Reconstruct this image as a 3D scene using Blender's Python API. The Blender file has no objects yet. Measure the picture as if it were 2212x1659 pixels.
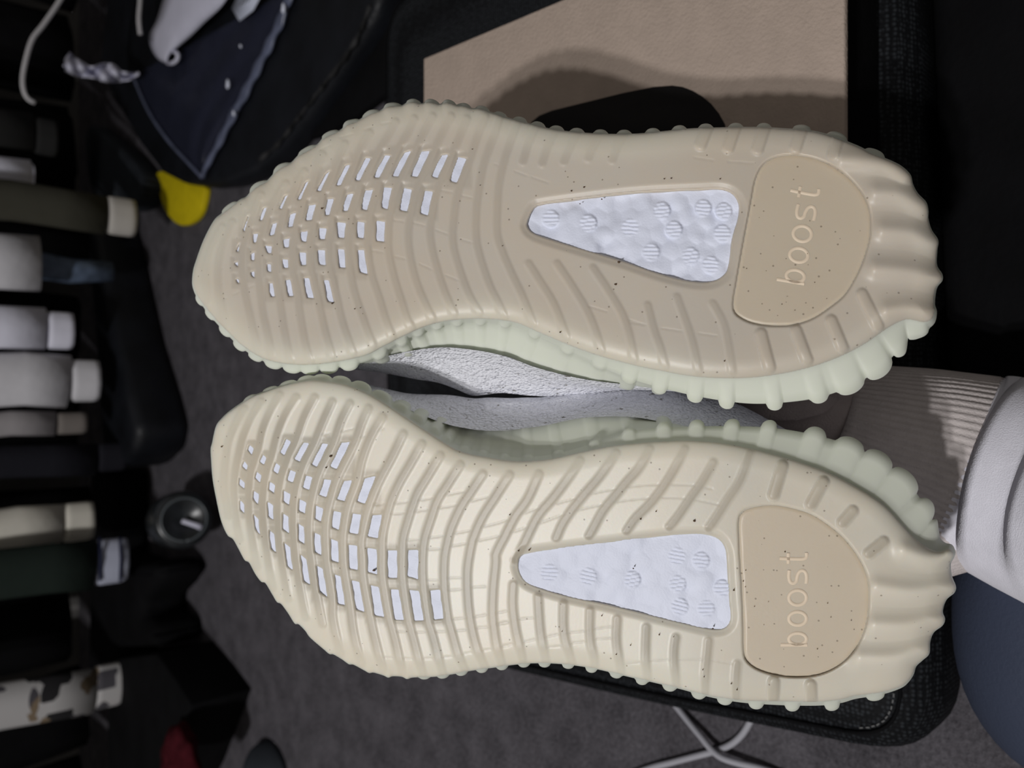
import bpy, bmesh, math, random
import numpy as np
from mathutils import Vector, Matrix
random.seed(7)
rng = np.random.default_rng(11)
scn = bpy.context.scene
COL = scn.collection

# ------------------------------------------------------------------ camera
F = 1661.0                       # focal length in pixels of the 2212 x 1659 frame
CX, CY = 1106.0, 829.5
CAMZ = 0.556                     # camera height above the carpet
TH = math.radians(47.0)          # angle between view axis and straight down
S_, C_ = math.sin(TH), math.cos(TH)
CAM = np.array([0.0, 0.0, CAMZ])
FW = np.array([0.0, S_, -C_])    # forward
U = np.array([0.0, -C_, -S_])    # picture right
V = np.array([-1.0, 0.0, 0.0])   # picture down
cam_d = bpy.data.cameras.new('camera')
cam_d.sensor_width = 36.0
cam_d.lens = 36.0 * F / 2212.0
cam_d.clip_start = 0.01
cam_d.dof.use_dof = True
cam_d.dof.focus_distance = 0.315
cam_d.dof.aperture_fstop = 10.0
cam = bpy.data.objects.new('camera', cam_d)
m = Matrix.Identity(4)
for i in range(3):
    m[i][0] = U[i]; m[i][1] = -V[i]; m[i][2] = -FW[i]; m[i][3] = CAM[i]
cam.matrix_world = m
COL.objects.link(cam)
scn.camera = cam

# ------------------------------------------------------------------ light
world = bpy.data.worlds.new('room_air'); scn.world = world
world.use_nodes = True
bg = world.node_tree.nodes['Background']
bg.inputs[0].default_value = (1.0, 0.94, 0.87, 1); bg.inputs[1].default_value = 0.145
def lamp(name, loc, power, rad, color):
    d = bpy.data.lights.new(name, 'POINT'); d.energy = power; d.shadow_soft_size = rad; d.color = color
    o = bpy.data.objects.new(name, d); o.location = loc; COL.objects.link(o); return o
lamp('ceiling_bulb', (-0.98, -0.41, 2.38), 71, 0.035, (0.99, 0.975, 0.97))
lamp('ceiling_bulb.001', (-0.85, -0.49, 2.38), 71, 0.035, (0.99, 0.975, 0.97))
scn.view_settings.view_transform = 'Standard'
scn.view_settings.look = 'None'
scn.view_settings.exposure = 0.0
scn.view_settings.gamma = 1.0
scn.view_settings.use_curve_mapping = False

# ------------------------------------------------------------------ helpers
def s2l(c):
    c = c / 255.0
    return c / 12.92 if c <= 0.04045 else ((c + 0.055) / 1.055) ** 2.4
def rgb(r, g, b): return (s2l(r), s2l(g), s2l(b), 1.0)
def ray(px, py):
    return FW + U * ((px - CX) / F) + V * ((py - CY) / F)
def at_depth(px, py, z): return CAM + ray(px, py) * z
def at_height(px, py, zw):            # where the pixel's ray meets the horizontal plane z = zw
    r = ray(px, py); return CAM + r * ((zw - CAMZ) / r[2])
def at_y(px, py, Y):                  # where the pixel's ray meets the upright plane y = Y
    r = ray(px, py); return CAM + r * (Y / r[1])

def empty(name, loc, label=None, cat=None, group=None, kind=None):
    o = bpy.data.objects.new(name, None); o.location = loc; o.empty_display_size = 0.05
    COL.objects.link(o); tag(o, label, cat, group, kind); return o
def tag(o, label=None, cat=None, group=None, kind=None):
    if label: o['label'] = label
    if cat: o['category'] = cat
    if group: o['group'] = group
    if kind: o['kind'] = kind
    return o
def mesh_obj(name, verts, faces, mat=None, parent=None, smooth=True, attrs=None):
    me = bpy.data.meshes.new(name)
    verts = np.asarray(verts, dtype=np.float32)
    if isinstance(faces, np.ndarray):
        n = len(faces); k = faces.shape[1]
        me.vertices.add(len(verts)); me.vertices.foreach_set('co', verts.ravel())
        me.loops.add(n * k); me.loops.foreach_set('vertex_index', faces.astype(np.int32).ravel())
        me.polygons.add(n); me.polygons.foreach_set('loop_start', np.arange(0, n * k, k, dtype=np.int32))
        me.update(calc_edges=True)
    else:
        me.from_pydata([tuple(map(float, v)) for v in verts], [], faces)
    me.validate()
    if smooth: me.polygons.foreach_set('use_smooth', np.ones(len(me.polygons), dtype=bool))
    if attrs:
        for k, a in attrs.items():
            at = me.attributes.new(k, 'FLOAT', 'POINT'); at.data.foreach_set('value', np.asarray(a, dtype=np.float32))
    if mat: me.materials.append(mat)
    o = bpy.data.objects.new(name, me); COL.objects.link(o)
    if parent is not None:
        o.parent = parent
        if parent.type == 'EMPTY': o.location = -parent.location
    return o
def bm_obj(name, bm, mat=None, parent=None, smooth=True):
    me = bpy.data.meshes.new(name); bmesh.ops.recalc_face_normals(bm, faces=bm.faces)
    bm.to_mesh(me); bm.free()
    if smooth:
        for p in me.polygons: p.use_smooth = True
    if mat: me.materials.append(mat)
    o = bpy.data.objects.new(name, me); COL.objects.link(o)
    if parent is not None:
        o.parent = parent
        if parent.type == 'EMPTY': o.location = -parent.location
    return o
def tube(name, pts, rad, mat, parent=None, seg=12, flat=None, caps=True, wob=None, upv=(0, 0, 1)):
    """swept tube; rad scalar or list; flat = list of (ra, rb) per point; wob(ang, i) radius factor"""
    pts = [np.asarray(p, float) for p in pts]; n = len(pts); V_, F_ = [], []
    prev = None
    for i, p in enumerate(pts):
        t = pts[min(i + 1, n - 1)] - pts[max(i - 1, 0)]; t /= np.linalg.norm(t)
        if prev is None:
            a = np.cross(t, upv)
            if np.linalg.norm(a) < 1e-4: a = np.cross(t, (1, 0, 0))
        else:
            a = prev - t * np.dot(prev, t)
        a /= np.linalg.norm(a); b = np.cross(t, a); prev = a
        ra, rb = (flat[i] if flat else ((rad[i], rad[i]) if hasattr(rad, '__len__') else (rad, rad)))
        for k in range(seg):
            an = 2 * math.pi * k / seg; w = wob(an, i) if wob else 1.0
            V_.append(p + a * ra * w * math.cos(an) + b * rb * w * math.sin(an))
    for i in range(n - 1):
        for k in range(seg):
            F_.append((i * seg + k, i * seg + (k + 1) % seg, (i + 1) * seg + (k + 1) % seg, (i + 1) * seg + k))
    if caps:
        F_.append(tuple(range(seg))[::-1]); F_.append(tuple((n - 1) * seg + k for k in range(seg)))
    return mesh_obj(name, V_, F_, mat, parent)
def prism(name, poly, z0, z1, mat, parent=None, bevel=0.004, seg=3):
    bm = bmesh.new()
    bot = [bm.verts.new((p[0], p[1], z0)) for p in poly]; top = [bm.verts.new((p[0], p[1], z1)) for p in poly]
    bm.faces.new(bot[::-1]); bm.faces.new(top); n = len(poly)
    for i in range(n): bm.faces.new((bot[i], bot[(i + 1) % n], top[(i + 1) % n], top[i]))
    bmesh.ops.recalc_face_normals(bm, faces=bm.faces)
    if bevel: bmesh.ops.bevel(bm, geom=list(bm.edges), offset=bevel, segments=seg, affect='EDGES', profile=0.5)
    return bm_obj(name, bm, mat, parent)
def box(name, lo, hi, mat, parent=None, bevel=0.002, seg=2):
    return prism(name, [(lo[0], lo[1]), (hi[0], lo[1]), (hi[0], hi[1]), (lo[0], hi[1])], lo[2], hi[2], mat, parent, bevel, seg)
def crom(pts, closed=True, step=4.0):
    """Catmull-Rom through points, resampled evenly"""
    P = np.asarray(pts, float); n = len(P); out = []
    for i in range(n if closed else n - 1):
        if closed: p0, p1, p2, p3 = P[i - 1], P[i], P[(i + 1) % n], P[(i + 2) % n]
        else: p0, p1, p2, p3 = P[max(i - 1, 0)], P[i], P[i + 1], P[min(i + 2, n - 1)]
        for t in np.linspace(0, 1, 8, endpoint=False):
            out.append(0.5 * ((2 * p1) + (-p0 + p2) * t + (2 * p0 - 5 * p1 + 4 * p2 - p3) * t * t + (-p0 + 3 * p1 - 3 * p2 + p3) * t ** 3))
    if not closed: out.append(P[-1])
    out = np.array(out); d = np.diff(out, axis=0, append=out[:1] if closed else out[-1:]); L = np.hypot(d[:, 0], d[:, 1])
    cum = np.concatenate([[0], np.cumsum(L)]); tot = cum[-1] if closed else cum[-2]
    k = max(4, int(round(tot / step))); s = np.linspace(0, tot, k, endpoint=not closed)
    Q = np.vstack([out, out[:1]]) if closed else out
    cu = cum if closed else cum[:-1]
    return np.stack([np.interp(s, cu, Q[:, 0]), np.interp(s, cu, Q[:, 1])], 1)
def seg_dist(X, Y, poly, closed):
    """unsigned distance to polyline and the nearest point"""
    P = np.asarray(poly, float); n = len(P)
    bd = np.full(X.shape, 1e9); bx = np.zeros(X.shape); by = np.zeros(X.shape)
    for i in range(n if closed else n - 1):
        a = P[i]; b = P[(i + 1) % n]; d = b - a; L2 = d @ d
        if L2 < 1e-9: continue
        t = np.clip(((X - a[0]) * d[0] + (Y - a[1]) * d[1]) / L2, 0, 1)
        qx = a[0] + t * d[0]; qy = a[1] + t * d[1]; dd = (X - qx) ** 2 + (Y - qy) ** 2
        mk = dd < bd; bd[mk] = dd[mk]; bx[mk] = qx[mk]; by[mk] = qy[mk]
    return np.sqrt(bd), bx, by
def inside(X, Y, poly):
    P = np.asarray(poly, float); n = len(P); r = np.zeros(X.shape, bool)
    for i in range(n):
        x1, y1 = P[i]; x2, y2 = P[(i + 1) % n]
        if y1 == y2: continue
        c = ((y1 > Y) != (y2 > Y)) & (X < (x2 - x1) * (Y - y1) / (y2 - y1) + x1); r ^= c
    return r
def sdf(X, Y, poly):
    d, bx, by = seg_dist(X, Y, poly, True); s = np.where(inside(X, Y, poly), d, -d); return s, bx, by
def sstep(a, b, x):
    t = np.clip((x - a) / (b - a), 0, 1); return t * t * (3 - 2 * t)

# ------------------------------------------------------------------ materials
def nodes(mat):
    mat.use_nodes = True; nt = mat.node_tree; return nt, nt.nodes['Principled BSDF']
def N(nt, typ, **kw):
    n = nt.nodes.new(typ)
    for k, v in kw.items():
        if k.startswith('_'): setattr(n, k[1:], v)
        else: n.inputs[k.replace('__', ' ')].default_value = v
    return n
def simple(name, color, rough=0.6, spec=0.3, noise=0.0, nscale=60, bump=0.0, bscale=300, sheen=0.0, metal=0.0, coat=0.0):
    mt = bpy.data.materials.new(name); nt, b = nodes(mt)
    b.inputs['Roughness'].default_value = rough; b.inputs['Specular IOR Level'].default_value = spec
    b.inputs['Metallic'].default_value = metal; b.inputs['Coat Weight'].default_value = coat
    if sheen: b.inputs['Sheen Weight'].default_value = sheen; b.inputs['Sheen Roughness'].default_value = 0.5
    b.inputs['Base Color'].default_value = color
    tc = nt.nodes.new('ShaderNodeTexCoord')
    if noise:
        n = N(nt, 'ShaderNodeTexNoise', Scale=nscale, Detail=5.0); nt.links.new(tc.outputs['Object'], n.inputs['Vector'])
        r = nt.nodes.new('ShaderNodeValToRGB'); nt.links.new(n.outputs['Fac'], r.inputs['Fac'])
        lo = tuple(c * (1 - noise) for c in color[:3]) + (1,); hi = tuple(min(1, c * (1 + noise)) for c in color[:3]) + (1,)
        r.color_ramp.elements[0].position = 0.3; r.color_ramp.elements[1].position = 0.7
        r.color_ramp.elements[0].color = lo; r.color_ramp.elements[1].color = hi
        nt.links.new(r.outputs['Color'], b.inputs['Base Color'])
    if bump:
        n2 = N(nt, 'ShaderNodeTexNoise', Scale=bscale, Detail=3.0); nt.links.new(tc.outputs['Object'], n2.inputs['Vector'])
        bp = N(nt, 'ShaderNodeBump', Strength=bump, Distance=0.002); nt.links.new(n2.outputs['Fac'], bp.inputs['Height'])
        nt.links.new(bp.outputs['Normal'], b.inputs['Normal'])
    return mt
def mix(nt, fac, a, b):
    n = nt.nodes.new('ShaderNodeMix'); n.data_type = 'RGBA'
    for s, v in ((0, fac), (6, a), (7, b)):
        if hasattr(v, 'is_output') or isinstance(v, bpy.types.NodeSocket): nt.links.new(v, n.inputs[s])
        else: n.inputs[s].default_value = v
    return n.outputs[2]
def attr(nt, name):
    n = nt.nodes.new('ShaderNodeAttribute'); n.attribute_name = name; return n.outputs['Fac']

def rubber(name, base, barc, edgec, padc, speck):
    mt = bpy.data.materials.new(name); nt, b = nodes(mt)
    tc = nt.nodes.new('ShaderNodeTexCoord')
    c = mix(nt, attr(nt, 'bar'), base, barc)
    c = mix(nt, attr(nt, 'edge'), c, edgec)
    n = N(nt, 'ShaderNodeTexNoise', Scale=28.0, Detail=3.0); nt.links.new(tc.outputs['Object'], n.inputs['Vector'])
    mr = N(nt, 'ShaderNodeMapRange'); mr.inputs[1].default_value = 0.35; mr.inputs[2].default_value = 0.7; mr.inputs[3].default_value = 0; mr.inputs[4].default_value = 0.35
    nt.links.new(n.outputs['Fac'], mr.inputs[0])
    c = mix(nt, mr.outputs[0], c, padc)
    # fine dirt
    v = N(nt, 'ShaderNodeTexVoronoi', Scale=420.0); nt.links.new(tc.outputs['Object'], v.inputs['Vector'])
    lt = nt.nodes.new('ShaderNodeMath'); lt.operation = 'LESS_THAN'; lt.inputs[1].default_value = 0.16
    nt.links.new(v.outputs['Distance'], lt.inputs[0])
    sp = nt.nodes.new('ShaderNodeSeparateColor'); nt.links.new(v.outputs['Color'], sp.inputs[0])
    gt = nt.nodes.new('ShaderNodeMath'); gt.operation = 'GREATER_THAN'; gt.inputs[1].default_value = 1 - speck
    nt.links.new(sp.outputs[0], gt.inputs[0])
    ml = nt.nodes.new('ShaderNodeMath'); ml.operation = 'MULTIPLY'; nt.links.new(lt.outputs[0], ml.inputs[0]); nt.links.new(gt.outputs[0], ml.inputs[1])
    m2 = nt.nodes.new('ShaderNodeMath'); m2.operation = 'MULTIPLY'; m2.inputs[1].default_value = 0.55; nt.links.new(ml.outputs[0], m2.inputs[0])
    c = mix(nt, m2.outputs[0], c, rgb(105, 88, 70))
    nt.links.new(c, b.inputs['Base Color'])
    b.inputs['Roughness'].default_value = 0.40; b.inputs['Specular IOR Level'].default_value = 0.38
    b.inputs['Subsurface Weight'].default_value = 0.6
    b.inputs['Subsurface Radius'].default_value = (1.0, 0.75, 0.5); b.inputs['Subsurface Scale'].default_value = 0.0018
    n3 = N(nt, 'ShaderNodeTexNoise', Scale=900.0, Detail=2.0); nt.links.new(tc.outputs['Object'], n3.inputs['Vector'])
    bp = N(nt, 'ShaderNodeBump', Strength=0.05, Distance=0.0006); nt.links.new(n3.outputs['Fac'], bp.inputs['Height']); nt.links.new(bp.outputs['Normal'], b.inputs['Normal'])
    return mt
def wall_mat(name, col):
    mt = bpy.data.materials.new(name); nt, b = nodes(mt)
    b.inputs['Base Color'].default_value = col
    b.inputs['Roughness'].default_value = 0.45; b.inputs['Specular IOR Level'].default_value = 0.4
    b.inputs['Subsurface Weight'].default_value = 0.4
    b.inputs['Subsurface Radius'].default_value = (0.9, 1.0, 0.7); b.inputs['Subsurface Scale'].default_value = 0.005
    return mt
def knit_mat(name):
    mt = bpy.data.materials.new(name); nt, b = nodes(mt)
    tc = nt.nodes.new('ShaderNodeTexCoord')
    mp = N(nt, 'ShaderNodeMapping'); nt.links.new(tc.outputs['Object'], mp.inputs['Vector']); mp.inputs['Scale'].default_value = (1.0, 0.55, 0.55)
    v = N(nt, 'ShaderNodeTexVoronoi', Scale=1300.0); nt.links.new(mp.outputs[0], v.inputs['Vector'])
    n = N(nt, 'ShaderNodeTexNoise', Scale=520.0, Detail=2.5); nt.links.new(mp.outputs[0], n.inputs['Vector'])
    ad = nt.nodes.new('ShaderNodeMath'); ad.operation = 'MULTIPLY_ADD'; ad.inputs[1].default_value = -0.45
    nt.links.new(v.outputs['Distance'], ad.inputs[0]); nt.links.new(n.outputs['Fac'], ad.inputs[2])
    bp = N(nt, 'ShaderNodeBump', Strength=1.0, Distance=0.0022); nt.links.new(ad.outputs[0], bp.inputs['Height']); nt.links.new(bp.outputs['Normal'], b.inputs['Normal'])
    r = nt.nodes.new('ShaderNodeValToRGB'); nt.links.new(n.outputs['Fac'], r.inputs['Fac'])
    r.color_ramp.elements[0].position = 0.27; r.color_ramp.elements[0].color = rgb(140, 136, 130)
    r.color_ramp.elements[1].position = 0.33; r.color_ramp.elements[1].color = rgb(240, 241, 248)
    nt.links.new(r.outputs['Color'], b.inputs['Base Color'])
    b.inputs['Roughness'].default_value = 0.9; b.inputs['Specular IOR Level'].default_value = 0.1
    return mt

M = {}
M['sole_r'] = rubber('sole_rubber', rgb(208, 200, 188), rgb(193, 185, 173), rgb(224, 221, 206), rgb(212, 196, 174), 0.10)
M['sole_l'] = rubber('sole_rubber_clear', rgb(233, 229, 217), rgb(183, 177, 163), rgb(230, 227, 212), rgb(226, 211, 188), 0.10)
M['pad'] = rubber('heel_pad_rubber', rgb(208, 196, 177), rgb(208, 196, 177), rgb(208, 196, 177), rgb(202, 187, 165), 0.22)
M['letter'] = simple('moulded_letter', rgb(232, 214, 190), 0.5, 0.3, 0.03, 80)
M['ice'] = wall_mat('ice_rubber', rgb(222, 226, 213))
M['foam'] = simple('white_foam', rgb(228, 233, 250), 0.55, 0.35, 0.02, 120, 0.12, 1200)
M['knit'] = knit_mat('white_knit')
M['dirt'] = simple('dirt', rgb(92, 74, 58), 0.9, 0.1, 0.3, 400)
def carpet_mat():
    mt = bpy.data.materials.new('carpet_pile'); nt, b = nodes(mt)
    tc = nt.nodes.new('ShaderNodeTexCoord')
    n1 = N(nt, 'ShaderNodeTexNoise', Scale=24.0, Detail=6.0, Roughness=0.7); nt.links.new(tc.outputs['Object'], n1.inputs['Vector'])
    n2 = N(nt, 'ShaderNodeTexNoise', Scale=260.0, Detail=4.0, Roughness=0.7); nt.links.new(tc.outputs['Object'], n2.inputs['Vector'])
    ad = nt.nodes.new('ShaderNodeMath'); ad.operation = 'MULTIPLY_ADD'; ad.inputs[1].default_value = 0.5
    nt.links.new(n1.outputs['Fac'], ad.inputs[0])
    m2 = nt.nodes.new('ShaderNodeMath'); m2.operation = 'MULTIPLY'; m2.inputs[1].default_value = 0.5
    nt.links.new(n2.outputs['Fac'], m2.inputs[0]); nt.links.new(m2.outputs[0], ad.inputs[2])
    r = nt.nodes.new('ShaderNodeValToRGB'); nt.links.new(ad.outputs[0], r.inputs['Fac'])
    r.color_ramp.elements[0].position = 0.36; r.color_ramp.elements[0].color = rgb(62, 60, 64)
    r.color_ramp.elements[1].position = 0.66; r.color_ramp.elements[1].color = rgb(110, 107, 113)
    nt.links.new(r.outputs['Color'], b.inputs['Base Color'])
    b.inputs['Roughness'].default_value = 0.95; b.inputs['Specular IOR Level'].default_value = 0.05
    bp = N(nt, 'ShaderNodeBump', Strength=0.8, Distance=0.004); nt.links.new(n2.outputs['Fac'], bp.inputs['Height']); nt.links.new(bp.outputs['Normal'], b.inputs['Normal'])
    return mt
M['carpet'] = carpet_mat()
M['wall'] = simple('painted_wall', rgb(120, 118, 116), 0.9, 0.1, 0.05, 8)
def weave_mat(name, col, hi, scale):
    mt = bpy.data.materials.new(name); nt, b = nodes(mt)
    tc = nt.nodes.new('ShaderNodeTexCoord')
    v = N(nt, 'ShaderNodeTexVoronoi', Scale=scale); v.inputs['Randomness'].default_value = 0.35
    nt.links.new(tc.outputs['Object'], v.inputs['Vector'])
    r = nt.nodes.new('ShaderNodeValToRGB'); nt.links.new(v.outputs['Distance'], r.inputs['Fac'])
    r.color_ramp.elements[0].position = 0.15; r.color_ramp.elements[0].color = hi
    r.color_ramp.elements[1].position = 0.5; r.color_ramp.elements[1].color = col
    nt.links.new(r.outputs['Color'], b.inputs['Base Color'])
    b.inputs['Roughness'].default_value = 0.7; b.inputs['Specular IOR Level'].default_value = 0.15
    bp = N(nt, 'ShaderNodeBump', Strength=0.6, Distance=0.001); bp.invert = True
    nt.links.new(v.outputs['Distance'], bp.inputs['Height']); nt.links.new(bp.outputs['Normal'], b.inputs['Normal'])
    return mt
M['mesh'] = weave_mat('black_mesh_fabric', rgb(12, 13, 16), rgb(44, 47, 51), 340.0)
M['black'] = simple('black_cloth', rgb(11, 11, 13), 0.85, 0.1, 0.3, 20, 0.3, 200)
M['blackshine'] = simple('black_leather', rgb(17, 19, 24), 0.5, 0.3, 0.4, 15, 0.35, 260)
M['slate'] = simple('slate_fabric', rgb(58, 65, 83), 0.6, 0.25, 0.06, 12, 0.15, 500)
M['card'] = simple('brown_cardboard', rgb(176, 160, 148), 0.85, 0.15, 0.05, 70, 0.45, 480)
M['cardedge'] = simple('cardboard_edge', rgb(150, 118, 92), 0.9, 0.1, 0.1, 200)
M['print'] = simple('black_print', rgb(26, 24, 25), 0.7, 0.2, 0.1, 100)
M['fleece'] = simple('white_fleece', rgb(232, 231, 241), 0.95, 0.05, 0.05, 90, 0.25, 1500, sheen=0.2)
M['ribwhite'] = simple('ribbed_white_knit', rgb(198, 190, 188), 0.95, 0.05, 0.06, 160, 0.3, 900)
M['sock'] = simple('grey_sock', rgb(160, 150, 148), 0.95, 0.05, 0.06, 160, 0.3, 900)
M['cable'] = simple('white_cable', rgb(168, 168, 176), 0.5, 0.4, 0.03, 40)
M['yellow'] = simple('yellow_foam', rgb(204, 184, 18), 0.7, 0.2, 0.08, 60)

# ------------------------------------------------------------------ room
def struct(o): o['kind'] = 'structure'; return o
struct(mesh_obj('floor', [(-2.2, -1.4, 0), (2.2, -1.4, 0), (2.2, 2.3, 0), (-2.2, 2.3, 0)], [(0, 1, 2, 3)], M['carpet'], smooth=False))
struct(mesh_obj('wall_back', [(-2.2, 2.3, 0), (2.2, 2.3, 0), (2.2, 2.3, 2.5), (-2.2, 2.3, 2.5)], [(0, 1, 2, 3)], M['wall'], smooth=False))

# ------------------------------------------------------------------ sneakers
def cr(x0, y0, s, pts): return [(x0 + x * s, y0 + y * s) for x, y in pts]
K = 400 / 2212.0; A = 700 / 2212.0
R1 = lambda p: cr(400, 380, K, p); R2 = lambda p: cr(680, 210, K, p); R3 = lambda p: cr(680, 480, K, p)
R4 = lambda p: cr(1040, 480, K, p); R5 = lambda p: cr(1040, 220, K, p); R7 = lambda p: cr(1380, 570, K, p); R8 = lambda p: cr(400, 600, K, p)
L1 = lambda p: cr(440, 800, K, p); L2 = lambda p: cr(440, 1080, K, p); L3 = lambda p: cr(760, 900, K, p); L4 = lambda p: cr(700, 1180, K, p)
L5 = lambda p: cr(1060, 1180, K, p); L6 = lambda p: cr(1140, 940, K, p); L7 = lambda p: cr(1440, 930, K, p); L8 = lambda p: cr(1420, 1240, K, p)
A2 = lambda p: cr(1000, 200, A, p); A3 = lambda p: cr(1500, 250, A, p); A4 = lambda p: cr(1400, 550, A, p); A7 = lambda p: cr(1000, 950, A, p); A8 = lambda p: cr(1500, 1000, A, p)

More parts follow.
